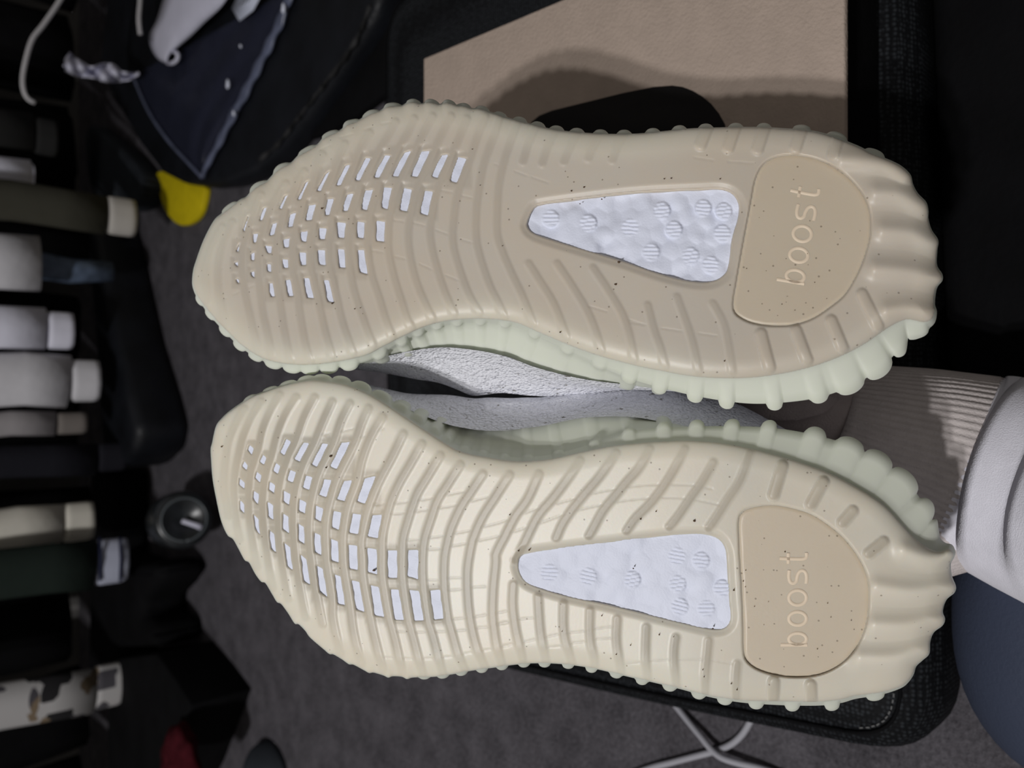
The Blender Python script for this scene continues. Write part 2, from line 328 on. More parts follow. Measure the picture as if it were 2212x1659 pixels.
SH = {}
SH['R'] = dict(gx=-0.28, gy=-0.12, z0=0.314,
 outline=[(417,608),(419,585),(424,567),(441,520),(463,478),(480,462),(495,450),(520,432),(533,426),(545,412),(558,402),(577,392),(596,372),(609,362),(630,352),(645,337),(663,327),(686,313),(698,300),(713,292),(736,282),(750,270),(768,264),(787,254),(802,246),(822,240),(834,232),(849,230),(868,229),(880,223),(894,221),(910,225),(922,221),(935,222),(950,226),(963,222),(978,225),(990,229),(1004,230),(1020,235),(1032,235),(1046,238),(1060,243),(1078,249),
  (1100,256),(1145,268),(1185,278),(1225,284),(1272,288),(1323,290),(1380,289),(1443,283),(1494,278),(1557,276),(1620,275),(1687,278),(1769,287),(1848,315),(1880,331),(1908,342),(1943,358),(1965,378),(1971,399),(1981,418),(1999,437),(2004,456),(2004,473),(2011,497),(2025,519),(2023,542),(2022,573),(2033,592),(2033,606),(2021,622),(2016,655),(2019,671),(2012,690),(1995,696),(1975,692),(1954,691),(1919,708),(1868,743),(1811,772),(1748,794),(1685,808),(1622,816),(1558,817),(1495,813),(1432,802),(1365,788),(1270,761),(1175,723),(1120,699),(1086,692),(1050,689),(1016,689),(969,693),(922,704),(874,725),(827,749),(789,768),(725,782),(668,788),(617,786),(570,775),(525,748),(485,710),(452,674),(430,645),(420,625)],
 o1=[(418,608,2),(511,447,2),(700,297,2),(900,224,2),(1247,284,1),(1600,276,1),(1810,300,3),(1971,399,2),(2022,540,2),(2019,675,4),(1985,692,22),(1954,691,40),(1919,708,52),(1868,743,64),(1811,772,70),(1748,794,69),(1622,816,57),(1495,813,40),(1432,802,36),(1365,788,30),(1270,761,16),(1175,723,10),(1016,689,8),(874,725,9),(827,749,12),(747,779,14),(668,788,12),(570,775,5),(485,710,5),(430,645,3)],
 o2=[(418,608,-10),(511,447,-14),(700,297,-20),(900,224,-25),(1247,284,-25),(1600,276,-30),(1810,300,-30),(1971,399,-35),(2022,540,-40),(2019,671,-25),(1954,691,25),(1919,708,40),(1868,743,48),(1811,772,50),(1748,794,50),(1622,816,40),(1495,813,32),(1432,802,38),(1365,788,50),(1270,761,66),(1175,723,80),(1086,692,80),(1016,689,72),(969,693,64),(922,704,55),(874,725,42),(827,749,28),(747,779,8),(668,788,0),(570,775,-8),(485,710,-8)],
 o3=[(418,608,-30),(700,297,-25),(900,224,-30),(1247,284,-30),(1600,276,-40),(1810,300,-60),(2022,540,-95),(2019,671,-80),(1919,708,10),(1811,772,15),(1622,816,22),(1495,813,28),(1365,788,52),(1270,761,84),(1206,735,116),(1133,706,142),(1016,689,157),(922,704,124),(827,749,64),(747,779,18),(668,788,-10),(570,775,-25)],
 ribs=[(495,450,6,20),(558,402,7,22),(609,362,7,21),(663,327,7,21),(713,292,7,20),(757,266,7,19),(802,246,7,19),(849,230,7,18),(893,221,6,17),(932,221,6,16),(970,222,6,15),(1004,229,6,15),(1042,236,7,15),(1081,248,7,14),(1123,259),(1165,270),(1203,278),(1247,284),(1297,286),(1350,284),(1408,280),(1465,276),(1525,271),(1589,268),(1652,268),(1731,275,10,20),(1810,293,11,22),(1889,329,10,22),(1978,692,14,24),(1925,706,18,30),(1868,743,20,30),(1812,772,18,28),(1751,794,15,18),(1663,811,17,17),(1571,817,17,17),(1504,814,15,17),(1432,802,14,17),(1365,788,13,17),(1298,770,9,15),(1228,745,9,14),(1157,715,9,13),(1091,693,8,12),(1039,689,8,11),(988,692,8,11),(944,699,8,11),(902,712,8,12),(865,729,9,13),(817,754,9,15),(753,777,11,18),(711,784,11,19),(669,788,10,19),(630,787,10,19),(592,780,9,18),(555,767,8,17),(519,744,8,16),(487,712,7,15),(456,679,6,14),(432,650,5,12)],
 holes=R1([]) and [] or [
  R1([(750,490),(768,475),(712,660),(692,655)]),R1([(940,390),(980,380),(925,525),(890,530)]),R1([(1190,250),(1230,230),(1155,390),(1130,385)]),R1([(1440,90),(1480,60),(1385,275),(1345,280)]),
  R2([(130,930),(185,880),(75,1115),(28,1115)]),R2([(370,825),(425,810),(315,1045),(260,1050)]),R2([(610,735),(670,735),(540,992),(488,985)]),R2([(840,705),(905,705),(775,958),(710,955)]),R2([(1075,670),(1155,645),(1000,942),(933,935)]),R2([(1285,660),(1380,643),(1230,948),(1158,935)]),R2([(1520,700),(1595,690),(1470,962),(1405,940)]),R2([(1720,730),(1812,740),(1700,1018),(1622,995)]),
  R1([(640,830),(660,800),(640,905),(612,900)]),R1([(818,700),(874,690),(850,792),(815,797)]),R1([(1048,580),(1102,558),(1065,697),(1010,707)]),R1([(1262,470),(1327,438),(1285,602),(1228,607)]),R1([(1488,365),(1562,343),(1515,522),(1443,527)]),R1([(1708,285),(1777,278),(1725,462),(1673,464)]),R1([(1938,230),(2012,213),(1945,412),(1888,417)]),R2([(610,1125),(697,1108),(627,1347),(563,1332)]),R2([(835,1090),(922,1088),(870,1332),(803,1312)]),R2([(1075,1100),(1162,1108),(1107,1362),(1020,1342)]),R2([(1325,1130),(1410,1133),(1352,1407),(1266,1382)]),
  R1([(590,1045),(634,1028),(632,1087),(610,1072)]),R1([(793,935),(834,913),(827,1007),(788,1002)]),R1([(960,845),(1040,838),(1027,922),(983,917)]),R1([(1183,770),(1252,743),(1237,852),(1183,852)]),R1([(1385,685),(1467,658),(1447,787),(1393,777)]),R1([(1608,640),(1692,628),(1672,757),(1603,752)]),R1([(1820,565),(1920,568),(1900,737),(1833,732)]),R1([(2063,560),(2147,556),(2132,742),(2058,732)]),R3([(746,0),(838,-2),(830,230),(742,215)]),
  R1([(613,1240),(642,1228),(650,1287),(620,1277)]),R1([(788,1155),(830,1138),(830,1217),(795,1192)]),R1([(983,1060),(1030,1048),(1027,1147),(983,1132)]),R1([(1173,1010),(1230,998),(1232,1097),(1173,1097)]),R1([(1373,930),(1444,918),(1447,1062),(1383,1062)]),R1([(1590,900),(1672,888),(1677,1062),(1603,1052)]),R1([(1835,890),(1902,878),(1917,1097),(1843,1087)]),R1([(2070,900),(2137,888),(2180,1172),(2088,1142)]),
  R1([(1008,1290),(1047,1283),(1072,1437),(1023,1437)]),R1([(1208,1255),(1257,1243),(1295,1432),(1233,1432)]),R1([(1423,1235),(1482,1223),(1535,1457),(1458,1447)]),R1([(1668,1260),(1717,1248),(1777,1507),(1703,1492)])],
 window=A2([(445,880),(490,790),(560,768),(800,735),(1200,692),(1600,672),(1760,668),(1840,700),(1880,770),(1876,850),(1832,1000),(1810,1180),(1780,1240),(1700,1285),(1560,1285),(1350,1235),(1100,1150),(800,1060),(600,1000),(490,960),(445,920)]),
 discs=A2([(600,860),(857,890),(1140,920),(1360,805),(1440,935),(1640,790),(1780,810),(1770,960),(1285,1090),(1555,1115),(1690,1175)]),
 pad=A3([(415,430),(470,330),(560,280),(680,268),(800,285),(920,330),(1040,410),(1140,520),(1195,640),(1205,760),(1190,880),(1130,1050),(1040,1210),(940,1300),(800,1390),(640,1435),(460,1430),(330,1390),(262,1310),(290,1100),(340,820),(385,580)]),
 bars=[R1([(560,560),(450,800),(400,1000),(385,1200),(400,1450)])+R8([(440,380),(480,600)]),R1([(440,620),(320,850),(255,1050),(240,1250),(270,1500)]),R1([(900,230),(808,475),(752,660),(700,800),(680,905),(672,1030),(670,1085),(688,1285),(720,1450)])+R8([(790,560),(840,760),(870,900)]),
  R1([(1200,100),(1075,300),(1015,385),(965,525),(912,690),(890,790),(872,915),(865,1005),(868,1140),(868,1215)])+R8([(890,150),(920,400),(970,650),(1030,930)]),
  R1([(1420,-50),(1330,120),(1265,235),(1195,390),(1140,560),(1105,695),(1078,840),(1065,920),(1068,1050),(1065,1145),(1085,1285),(1110,1435)])+R8([(1140,380),(1180,650),(1230,900),(1260,990)]),
  R1([(1640,-250),(1560,-100),(1520,60),(1425,275),(1365,440),(1325,600),(1290,745),(1275,850),(1268,1000),(1270,1095),(1295,1245),(1333,1430)])+R8([(1360,400),(1400,650),(1440,850),(1490,990)]),
  R1([(1900,-380),(1800,-150),(1745,0),(1665,180),(1600,345),(1555,520),(1505,660),(1485,785),(1482,920),(1485,1060),(1520,1225),(1573,1455)])+R3([(80,1150),(140,1400),(200,1600)]),
  R2([(650,430),(520,650),(460,820),(355,1040),(265,1230),(215,1405)])+R1([(1730,630),(1710,755),(1710,890),(1715,1060),(1755,1250),(1815,1505)])+R3([(310,1150),(390,1400),(450,1560)]),
  R2([(960,300),(840,520),(705,740),(580,990),(505,1165),(435,1360)])+R1([(1958,570),(1938,735),(1940,880),(1955,1095)])+R3([(470,850),(570,1150),(640,1350),(690,1470)]),
  R2([(1180,260),(1080,480),(940,710),(815,955),(735,1110),(665,1345)])+R3([(636,0),(620,190),(620,340),(680,660),(760,900),(850,1200),(920,1370)]),
  R2([(1400,230),(1290,440),(1190,650),(1040,940),(960,1090),(908,1330),(878,1490)])+R3([(868,235),(880,400),(950,700),(1030,950),(1090,1150),(1150,1260)]),
  R2([(1620,230),(1520,430),(1418,645),(1270,945),(1200,1110),(1145,1360)])+R3([(1110,150),(1130,400),(1200,700),(1300,950),(1360,1080),(1400,1150)]),
  R2([(1810,260),(1720,480),(1630,700),(1510,960),(1448,1135),(1390,1405)])+R3([(1370,130),(1400,350),(1480,650),(1570,900),(1660,1090)]),
  R2([(2030,230),(1920,520),(1848,745),(1740,1015),(1680,1250),(1650,1500)])+R3([(1640,150),(1660,350),(1750,650),(1850,900),(1960,1080)]),
  R5([(215,160),(140,420),(30,720),(-30,1000),(-70,1300)])+R4([(-70,200),(0,500),(100,780),(170,920),(270,1130)]),
  R5([(430,225),(350,450),(270,700),(200,1000),(180,1300)])+R4([(180,150),(260,400),(370,650),(480,880),(610,1210)]),
  R5([(650,280),(560,480),(490,720)]),R4([(560,500),(700,720),(860,980),(1010,1370)]),
  R5([(880,330),(790,520),(720,740)]),R4([(900,500),(1100,800),(1290,1130),(1430,1530)]),
  R5([(1140,360),(1060,520),(980,720)]),R4([(1330,550),(1530,850),(1720,1200),(1820,1640)]),
  R5([(1420,370),(1330,530),(1270,680)]),R7([(100,500),(180,800),(250,1000),(310,1230)]),
  R5([(1710,360),(1610,550),(1560,700)]),R7([(450,400),(560,700),(640,950),(710,1290)]),
  R7([(880,480),(1000,700),(1060,950),(1110,1290)])],
 stubs=[A3([(90,70),(40,200)]),A3([(280,70),(230,220)]),A3([(480,75),(430,230)]),A3([(730,95),(690,220)]),A3([(980,150),(945,270)]),A4([(770,540),(830,770)]),A4([(1010,520),(1085,720)]),A4([(1250,450),(1330,640)]),A4([(1460,270),(1570,490)])],
 lugs=[A3([(1010,295),(1290,310),(1450,400)]),A3([(1240,520),(1430,540),(1575,620)]),A3([(1290,780),(1500,800),(1650,870)]),A3([(1240,1040),(1480,1060),(1675,1110)]),A3([(1320,1330),(1480,1320),(1625,1345)])],
 text=((1737,616),(0.163,-0.987),(-0.987,-0.163),1.04),
 specks=[(695,450,7),(1037,400,4),(1262,404,5),(1234,412,5),(1300,430,4),(1435,386,4),(1450,385,4),(1020,322,4),(1337,566,6),(1330,614,6),(1253,440,3),(1689,657,5),(1786,645,4),(1717,670,4),(1744,548,5),(1210,718,4),(1085,531,3),(766,667,4),(778,665,4),(718,655,6),(1556,386,4),(1640,470,3),(1815,338,4),(1565,780,4),(1613,580,4),(1700,640,3),(1760,610,4),(1655,585,3)])
SH['L'] = dict(gx=-0.24, gy=0.08, z0=0.314,
 outline=[(458,995),(457,970),(460,957),(468,922),(480,905),(501,886),(542,859),(577,845),(622,831),(669,822),(701,823),(748,831),(796,850),(843,878),(891,910),(938,941),(985,970),(1020,981),(1047,986),(1095,994),(1133,996),(1190,991),(1253,977),(1317,964),(1380,957),(1440,953),(1495,952),(1558,957),(1622,969),(1685,985),(1748,1005),(1801,1026),(1864,1060),(1911,1092),(1949,1133),(1975,1161),(2006,1184),(2032,1191),(2050,1185),(2059,1196),(2056,1208),(2051,1219),(2054,1244),(2063,1266),(2060,1280),(2043,1295),(2035,1320),(2040,1337),(2034,1351),(2016,1365),(2008,1385),(2006,1411),(1992,1425),(1978,1438),(1972,1455),(1960,1472),(1943,1484),(1902,1496),(1848,1503),(1816,1511),(1769,1516),(1690,1515),(1605,1513),(1535,1503),(1475,1488),(1417,1474),(1359,1461),(1301,1447),(1251,1438),(1204,1433),(1153,1432),(1113,1435),(1070,1441),(1019,1448),(976,1456),(940,1461),(908,1462),(890,1463),(879,1466),(868,1461),(848,1460),(839,1463),(828,1458),(807,1452),(798,1453),(785,1446),(764,1435),(754,1434),(740,1424),(721,1413),(712,1412),(700,1402),(671,1377),(660,1362),(646,1348),(637,1346),(623,1324),(608,1304),(599,1300),(588,1282),(574,1259),(565,1256),(552,1239),(539,1215),(529,1209),(516,1185),(504,1164),(492,1155),(479,1125),(469,1080),(461,1035)],
 o1=[(458,995,2),(501,886,2),(577,845,2),(669,822,4),(748,831,6),(843,878,9),(891,910,13),(938,941,11),(985,970,8),(1047,986,7),(1133,996,7),(1253,977,8),(1317,964,18),(1380,957,30),(1495,952,30),(1558,957,37),(1622,969,49),(1685,985,60),(1748,1005,68),(1801,1026,74),(1864,1060,78),(1911,1092,72),(1949,1133,66),(1975,1161,58),(2006,1184,44),(2032,1191,22),(2055,1194,4),(2063,1266,2),(2016,1364,2),(1978,1437,2),(1902,1496,5),(1816,1511,8),(1690,1515,9),(1605,1513,5),(1475,1488,2),(1251,1438,1),(1000,1452,1),(880,1465,1),(740,1424,1),(620,1322,1),(500,1162,1)],
 o2=[(458,995,-10),(577,845,-14),(669,822,-8),(748,831,-2),(843,878,14),(891,910,27),(938,941,38),(985,970,54),(1047,986,62),(1133,996,77),(1253,977,80),(1317,964,72),(1380,957,62),(1440,953,46),(1495,952,26),(1558,957,26),(1622,969,34),(1685,985,42),(1748,1005,48),(1864,1060,52),(1949,1133,40),(2006,1184,16),(2055,1194,-30),(2063,1266,-45),(2016,1364,-45),(1978,1437,-40),(1902,1496,-22),(1816,1511,-20),(1690,1515,-16),(1475,1488,-20),(1251,1438,-22),(1000,1452,-24),(880,1465,-24),(740,1424,-20),(620,1322,-14),(500,1162,-12)],
 o3=[(458,995,-30),(577,845,-30),(669,822,-14),(748,831,6),(843,878,40),(891,910,68),(938,941,96),(985,970,113),(1047,986,124),(1133,996,131),(1206,989,126),(1300,967,126),(1400,955,116),(1495,952,100),(1558,957,90),(1622,969,72),(1748,1005,42),(1864,1060,15),(1949,1133,-20),(2055,1194,-85),(2063,1266,-100),(1978,1437,-90),(1816,1511,-50),(1690,1515,-40),(1251,1438,-30),(880,1465,-30),(740,1424,-25),(500,1162,-25)],
 ribs=[(538,861,4,14),(583,842,5,16),(623,831,6,18),(662,823,8,19),(697,822,10,20),(737,829,11,21),(780,842,12,22),(822,863,12,22),(862,889,11,18),(899,914,10,16),(936,938,9,14),(964,955,8,12),(1002,974,8,12),(1042,984,8,11),(1089,993,8,11),(1140,996,8,12),(1207,988,9,13),(1288,970,10,14),(1362,959,12,14),(1435,954,14,15),(1504,952,15,16),(1576,960,16,16),(1647,975,17,17),(1738,1002,20,22),(1806,1028,20,28),(1858,1057,20,30),(1911,1092,20,30),(1958,1142,18,28),(1998,1180,14,22),
  (1889,1498,11,20),(1796,1513,14,17),(1711,1516,13,16),(1632,1515,12,16),(1567,1510,11,16),(1508,1496,11,15),(1446,1482,11,15),(1388,1468,11,14),(1332,1455,10,14),(1278,1443,10,13),(1227,1436,9,13),(1177,1433,9,13),(1131,1434,8,12),(1086,1439,8,12),(1041,1446,8,12),(998,1452,7,12),(958,1459,6,12),(918,1463,5,11)],
 holes=[L1([(550,892),(600,935),(575,1005),(530,955)]),L1([(712,1012),(750,1050),(720,1125),(678,1090)]),L1([(488,1092),(530,1140),(513,1195),(465,1145)]),L1([(868,1110),(918,1145),(885,1235),(836,1200)]),L1([(990,825),(1040,855),(965,1010),(920,975)]),L1([(1195,868),(1260,875),(1150,1090),(1090,1055)]),L1([(1420,882),(1487,886),(1355,1150),(1293,1120)]),L1([(1650,870),(1748,860),(1590,1175),(1520,1140)]),L1([(638,1215),(688,1255),(672,1335),(620,1285)]),L1([(1035,1190),(1102,1220),(1065,1335),(1005,1310)]),L1([(432,1292),(490,1345),(487,1415),(428,1360)]),L1([(795,1338),(852,1375),(842,1470),(785,1425)]),L1([(1225,1260),(1300,1282),(1260,1425),(1193,1400)]),L1([(1445,1308),(1525,1315),(1465,1510),(1388,1480)]),L1([(1680,1325),(1772,1318),(1685,1560),(1600,1535)]),L1([(1930,1300),(2057,1265),(1925,1585),(1838,1560)]),L1([(603,1445),(657,1480),(650,1605),(592,1530)]),L1([(962,1445),(1033,1482),(1020,1608),(952,1560)]),
  L2([(440,10),(483,55),(487,160),(440,115)]),L2([(768,30),(830,70),(832,230),(775,195)]),L2([(1150,0),(1225,35),(1210,160),(1140,130)]),L2([(1345,75),(1428,105),(1400,260),(1335,220)]),L2([(1555,135),(1645,155),(1615,355),(1535,325)]),L2([(1785,172),(1880,180),(1845,405),(1743,385)]),L2([(2020,188),(2128,182),(2080,450),(1968,430)]),L2([(598,180),(655,235),(670,405),(620,340)]),L2([(950,165),(1012,205),(1018,392),(950,345)]),L2([(790,368),(842,410),(865,625),(805,575)]),L2([(1133,290),(1198,325),(1205,525),(1140,480)]),L2([(1325,395),(1397,428),(1405,655),(1327,615)]),L2([(1525,475),(1605,500),(1613,745),(1530,720)]),L2([(1735,542),(1832,555),(1840,832),(1745,810)]),L2([(1960,582),(2065,592),(2070,880),(1970,855)]),L2([(965,520),(1030,570),(1062,830),(1000,780)]),L2([(1165,670),(1228,715),(1270,1005),(1198,965)]),L2([(1352,792),(1423,830),(1478,1155),(1385,1090)]),L2([(1570,900),(1635,920),(1688,1255),(1605,1230)]),L2([(1775,970),(1860,990),(1918,1330),(1825,1300)]),L2([(2000,1027),(2090,1045),(2153,1390),(2045,1370)]),
  L4([(765,55),(870,60),(875,375),(770,365)]),L4([(1010,52),(1128,50),(1120,385),(1005,350)]),L4([(800,522),(890,528),(952,875),(845,865)]),L4([(1030,535),(1135,538),(1190,880),(1085,880)]),L4([(1270,535),(1385,528),(1428,860),(1320,868)])],
 window=A7([(380,845),(392,800),(440,778),(700,742),(1000,705),(1300,668),(1500,650),(1660,652),(1750,690),(1790,770),(1800,900),(1812,1100),(1820,1220),(1790,1275),(1720,1290),(1600,1270),(1350,1210),(1000,1125),(700,1060),(490,995),(420,950),(390,900)]),
 discs=A7([(590,910),(855,935),(1155,955),(1460,795),(1625,825),(1465,985),(1480,1140),(1660,1155),(1770,1015)]),
 pad=A8([(300,400),(320,340),(380,305),(500,285),(620,295),(780,340),(900,410),(1020,510),(1120,640),(1180,770),(1195,900),(1185,1050),(1150,1180),(1080,1300),(980,1390),(860,1445),(720,1465),(580,1455),(450,1420),(370,1370),(335,1300),(330,1100),(320,850),(305,600)]),
 bars=[L1([(480,470),(380,650),(300,850),(270,1050),(250,1250),(250,1450)])+L2([(280,50),(300,200)]),
  L1([(680,380),(560,580),(470,800),(420,1000),(380,1200),(360,1400)])+L2([(370,50),(390,250),(430,480)]),
  L1([(900,300),(780,520),(700,720),(655,935),(630,1005),(585,1140),(568,1195),(545,1345),(542,1415)])+L2([(538,55),(542,160),(570,400),(610,650),(640,800)]),
  L1([(1100,330),(980,520),(880,760),(805,1050),(775,1125),(743,1255),(727,1335),(712,1480),(705,1605)])+L2([(710,235),(725,405),(760,650),(800,900),(830,1050)]),
  L1([(1320,330),(1200,560),(1095,855),(1020,1010),(973,1145),(940,1235),(907,1375),(897,1470)])+L2([(885,70),(887,230),(897,410),(920,625),(960,900),(1010,1180)]),
  L1([(1530,380),(1430,600),(1315,875),(1205,1090),(1157,1220),(1120,1335),(1088,1482),(1075,1608)])+L2([(1067,205),(1073,392),(1085,570),(1117,830),(1160,1100),(1220,1400)]),
  L1([(1740,400),(1640,600),(1540,886),(1410,1150),(1355,1282),(1315,1425)])+L2([(1280,35),(1265,160),(1253,325),(1260,525),(1283,715),(1325,1005),(1370,1250),(1420,1480)]),
  L1([(1960,460),(1880,640),(1803,860),(1645,1175),(1580,1315),(1520,1510)])+L2([(1482,105),(1455,260),(1450,428),(1460,655),(1478,830),(1533,1155)])+L4([(100,850),(160,1150),(190,1280)]),
  L1([(2130,560),(1990,800),(1890,1060),(1830,1318),(1740,1560)])+L2([(1700,155),(1668,355),(1658,500),(1665,745),(1690,920),(1745,1255)])+L4([(345,1000),(400,1250),(440,1400)]),
  L3([(610,210),(480,480),(330,760),(220,1020),(150,1250),(105,1500)])+L4([(450,110),(455,300),(480,500),(535,775),(580,1000),(640,1250),(700,1480)]),
  L3([(830,330),(700,560),(560,800),(470,1000),(410,1200),(360,1450)])+L4([(690,110),(690,320),(720,550),(770,835),(815,1000),(875,1250),(930,1520)]),
  L3([(1050,470),(900,720),(790,900),(740,1020),(680,1200),(610,1450)])+L4([(930,110),(930,320),(960,600),(1003,875),(1050,1050),(1110,1280),(1170,1530)]),
  L3([(1290,580),(1130,830),(1020,1000),(950,1200),(870,1450)])+L4([(1177,110),(1175,320),(1195,600),(1235,880),(1290,1050),(1350,1280),(1410,1530)]),
  L3([(1560,690),(1400,930),(1290,1100),(1180,1350),(1130,1550)])+L4([(1440,110),(1430,320),(1440,560),(1478,860),(1530,1050),(1600,1300),(1680,1500)]),
  L3([(1880,700),(1720,950),(1560,1200),(1450,1450)])+L4([(1740,80),(1710,300),(1715,600),(1740,850),(1790,1100),(1850,1300),(1920,1470)]),
  L6([(130,470),(0,760),(-150,970),(-270,1200),(-380,1420)])+L5([(60,200),(30,500),(20,800),(40,1000),(70,1200),(120,1400)]),
  L6([(620,310),(450,560),(280,780),(140,940),(40,1120),(-60,1330)])+L5([(290,170)]),
  L6([(1050,220),(870,480),(700,680),(560,850),(420,1050),(340,1230)]),L6([(1450,170),(1330,390),(1180,560),(1050,720),(900,900),(790,1100),(730,1210)]),L6([(1870,170),(1740,420),(1600,640),(1450,830),(1280,1000),(1180,1150)]),L6([(2212,330),(2080,560),(1950,740),(1800,960),(1690,1100)]),L7([(990,270),(930,450),(850,640),(720,830),(600,1020),(500,1170)]),
  L5([(270,460),(260,700),(290,950),(330,1150),(370,1350)]),L5([(565,600),(575,800),(590,1000),(620,1200),(650,1380)]),L5([(868,680),(865,900),(880,1080),(920,1250),(960,1400)]),L5([(1185,770),(1180,950),(1190,1150),(1230,1350),(1230,1470)]),L5([(1510,870),(1500,1100),(1520,1300),(1550,1500)]),L5([(1860,970),(1850,1200),(1850,1400),(1870,1600)]),L8([(220,760),(200,900),(200,1100),(225,1330)]),L8([(610,800),(590,1000),(570,1200),(570,1420)]),L8([(950,1080),(935,1250),(940,1480)])],
 stubs=[A8([(600,20),(540,220)]),A8([(880,130),(795,285)]),A8([(1080,330),(1010,410)]),A8([(1290,540),(1190,620)]),L8([(1390,1290),(1380,1500)]),L8([(1830,1330),(1840,1510)])],
 lugs=[A8([(1440,600),(1600,640),(1750,620)]),A8([(1250,850),(1500,880),(1760,845)]),A8([(1240,1110),(1460,1110),(1690,1060)]),A8([(1140,1335),(1380,1330),(1590,1270)])],
 text=((1744,1396),(0.0,-1.0),(-1.0,0.0),1.0),
 specks=[(714,985,9),(704,1010,5),(808,1232,6),(1101,1112,3),(1120,1190,4),(1143,1188,4),(1368,1228,4),(1384,1121,5),(1417,1105,4),(1500,1125,7),(1696,1192,7),(1585,1275,4),(1611,1232,4),(1606,1255,5),(1766,1402,5),(1788,1303,4),(1795,1333,4),(1839,1340,5),(1845,1360,4),(1610,1268,4),(1424,1371,4),(1455,1376,3),(1518,1447,4),(1521,1462,4),(1580,1477,5),(1592,1490,4),(1331,1414,4),(1362,1394,3),(1214,1364,3),(1300,1330,4),(478,965,4),(1630,1310,4),(1660,1300,3),(1650,1350,3),(1540,1358,4)])

SH['L']['lines'] = [L3([(240,1050),(520,1035),(840,995),(1000,962),(1180,925),(1340,895)]),L3([(420,1170),(640,1150),(780,1130),(920,1110),(1080,1085),(1240,1058),(1440,1005),(1620,958)]),
 L3([(660,1475),(820,1465),(950,1445),(1110,1420),(1250,1390),(1440,1355),(1590,1310),(1780,1260),(2000,1175),(2150,1120)])+L6([(110,880),(370,810),(590,750),(850,680),(1080,640),(1320,605),(1540,590),(1780,590),(1980,600),(2200,640)]),
 L3([(910,1585),(1070,1580),(1200,1545),(1370,1515),(1520,1480),(1700,1440),(1870,1395),(2110,1315)])+L6([(190,1035),(420,950),(700,870),(950,820),(1180,780),(1420,755),(1640,745),(1880,755),(2080,785),(2330,840)]),
 L4([(1230,400),(1370,405),(1480,380),(1650,375)]),L4([(1480,525),(1650,515),(1780,490),(1930,480)]),L4([(820,905),(1060,905),(1300,910),(1540,870),(1690,860),(1800,845),(1930,820),(2060,800),(2200,770)]),
 L4([(850,1015),(1100,1030),(1320,1020),(1470,1020),(1580,1010),(1720,1000),(1840,975),(1960,965),(2090,935),(2200,915)]),L4([(690,1330),(830,1330),(1080,1345),(1300,1335),(1540,1315),(1770,1265),(2030,1225),(2200,1195)]),
 L5([(70,920),(210,900),(360,870),(520,855)]),L5([(140,1190),(270,1165),(390,1150),(540,1110),(670,1085),(820,1050),(940,1035),(1120,1015),(1240,990),(1460,960)]),L5([(650,1210),(830,1195),(960,1160),(1130,1140),(1240,1115),(1440,1100)]),
 L5([(1600,1410),(1780,1390),(1960,1370),(2110,1360)]),L8([(0,1035),(120,1025),(270,1025),(500,1020),(650,1030),(900,1075)]),L1([(1420,770),(1560,745),(1700,720),(1860,680)]),L1([(1880,800),(2040,745),(2150,690)])]
SH['R']['lines'] = [R5([(160,745),(290,780)]),R5([(400,830),(540,885)]),R5([(600,900),(800,970)]),R2([(940,1470),(1080,1490)]),R2([(1180,1500),(1340,1545)]),R2([(1510,1115),(1660,1140)]),R2([(1760,1180),(1920,1215)]),R3([(1450,95),(1600,150)]),R3([(1740,205),(1890,250)]),R3([(690,340),(830,365)]),R3([(965,410),(1110,450)]),R3([(1255,500),(1420,575)]),R3([(1570,635),(1750,710)]),R7([(275,770),(510,805)]),R7([(710,830),(930,860)]),R7([(-200,690),(80,730)]),R4([(1270,1000),(1500,1070)]),R4([(1740,1160),(1960,1230)]),A3([(0,285),(130,305)]),A3([(230,312),(405,325)]),R1([(430,760),(540,680)]),R1([(360,980),(465,910)]),R1([(350,1165),(445,1105)]),R1([(370,1335),(450,1280)]),R1([(200,1460),(290,1390)]),R1([(410,1510),(490,1460)]),R1([(580,1420),(660,1380)]),R1([(760,1340),(850,1300)]),R2([(600,390),(700,350)]),R2([(300,480),(450,440)]),R2([(800,320),(930,295)]),R2([(60,630),(190,570)])]

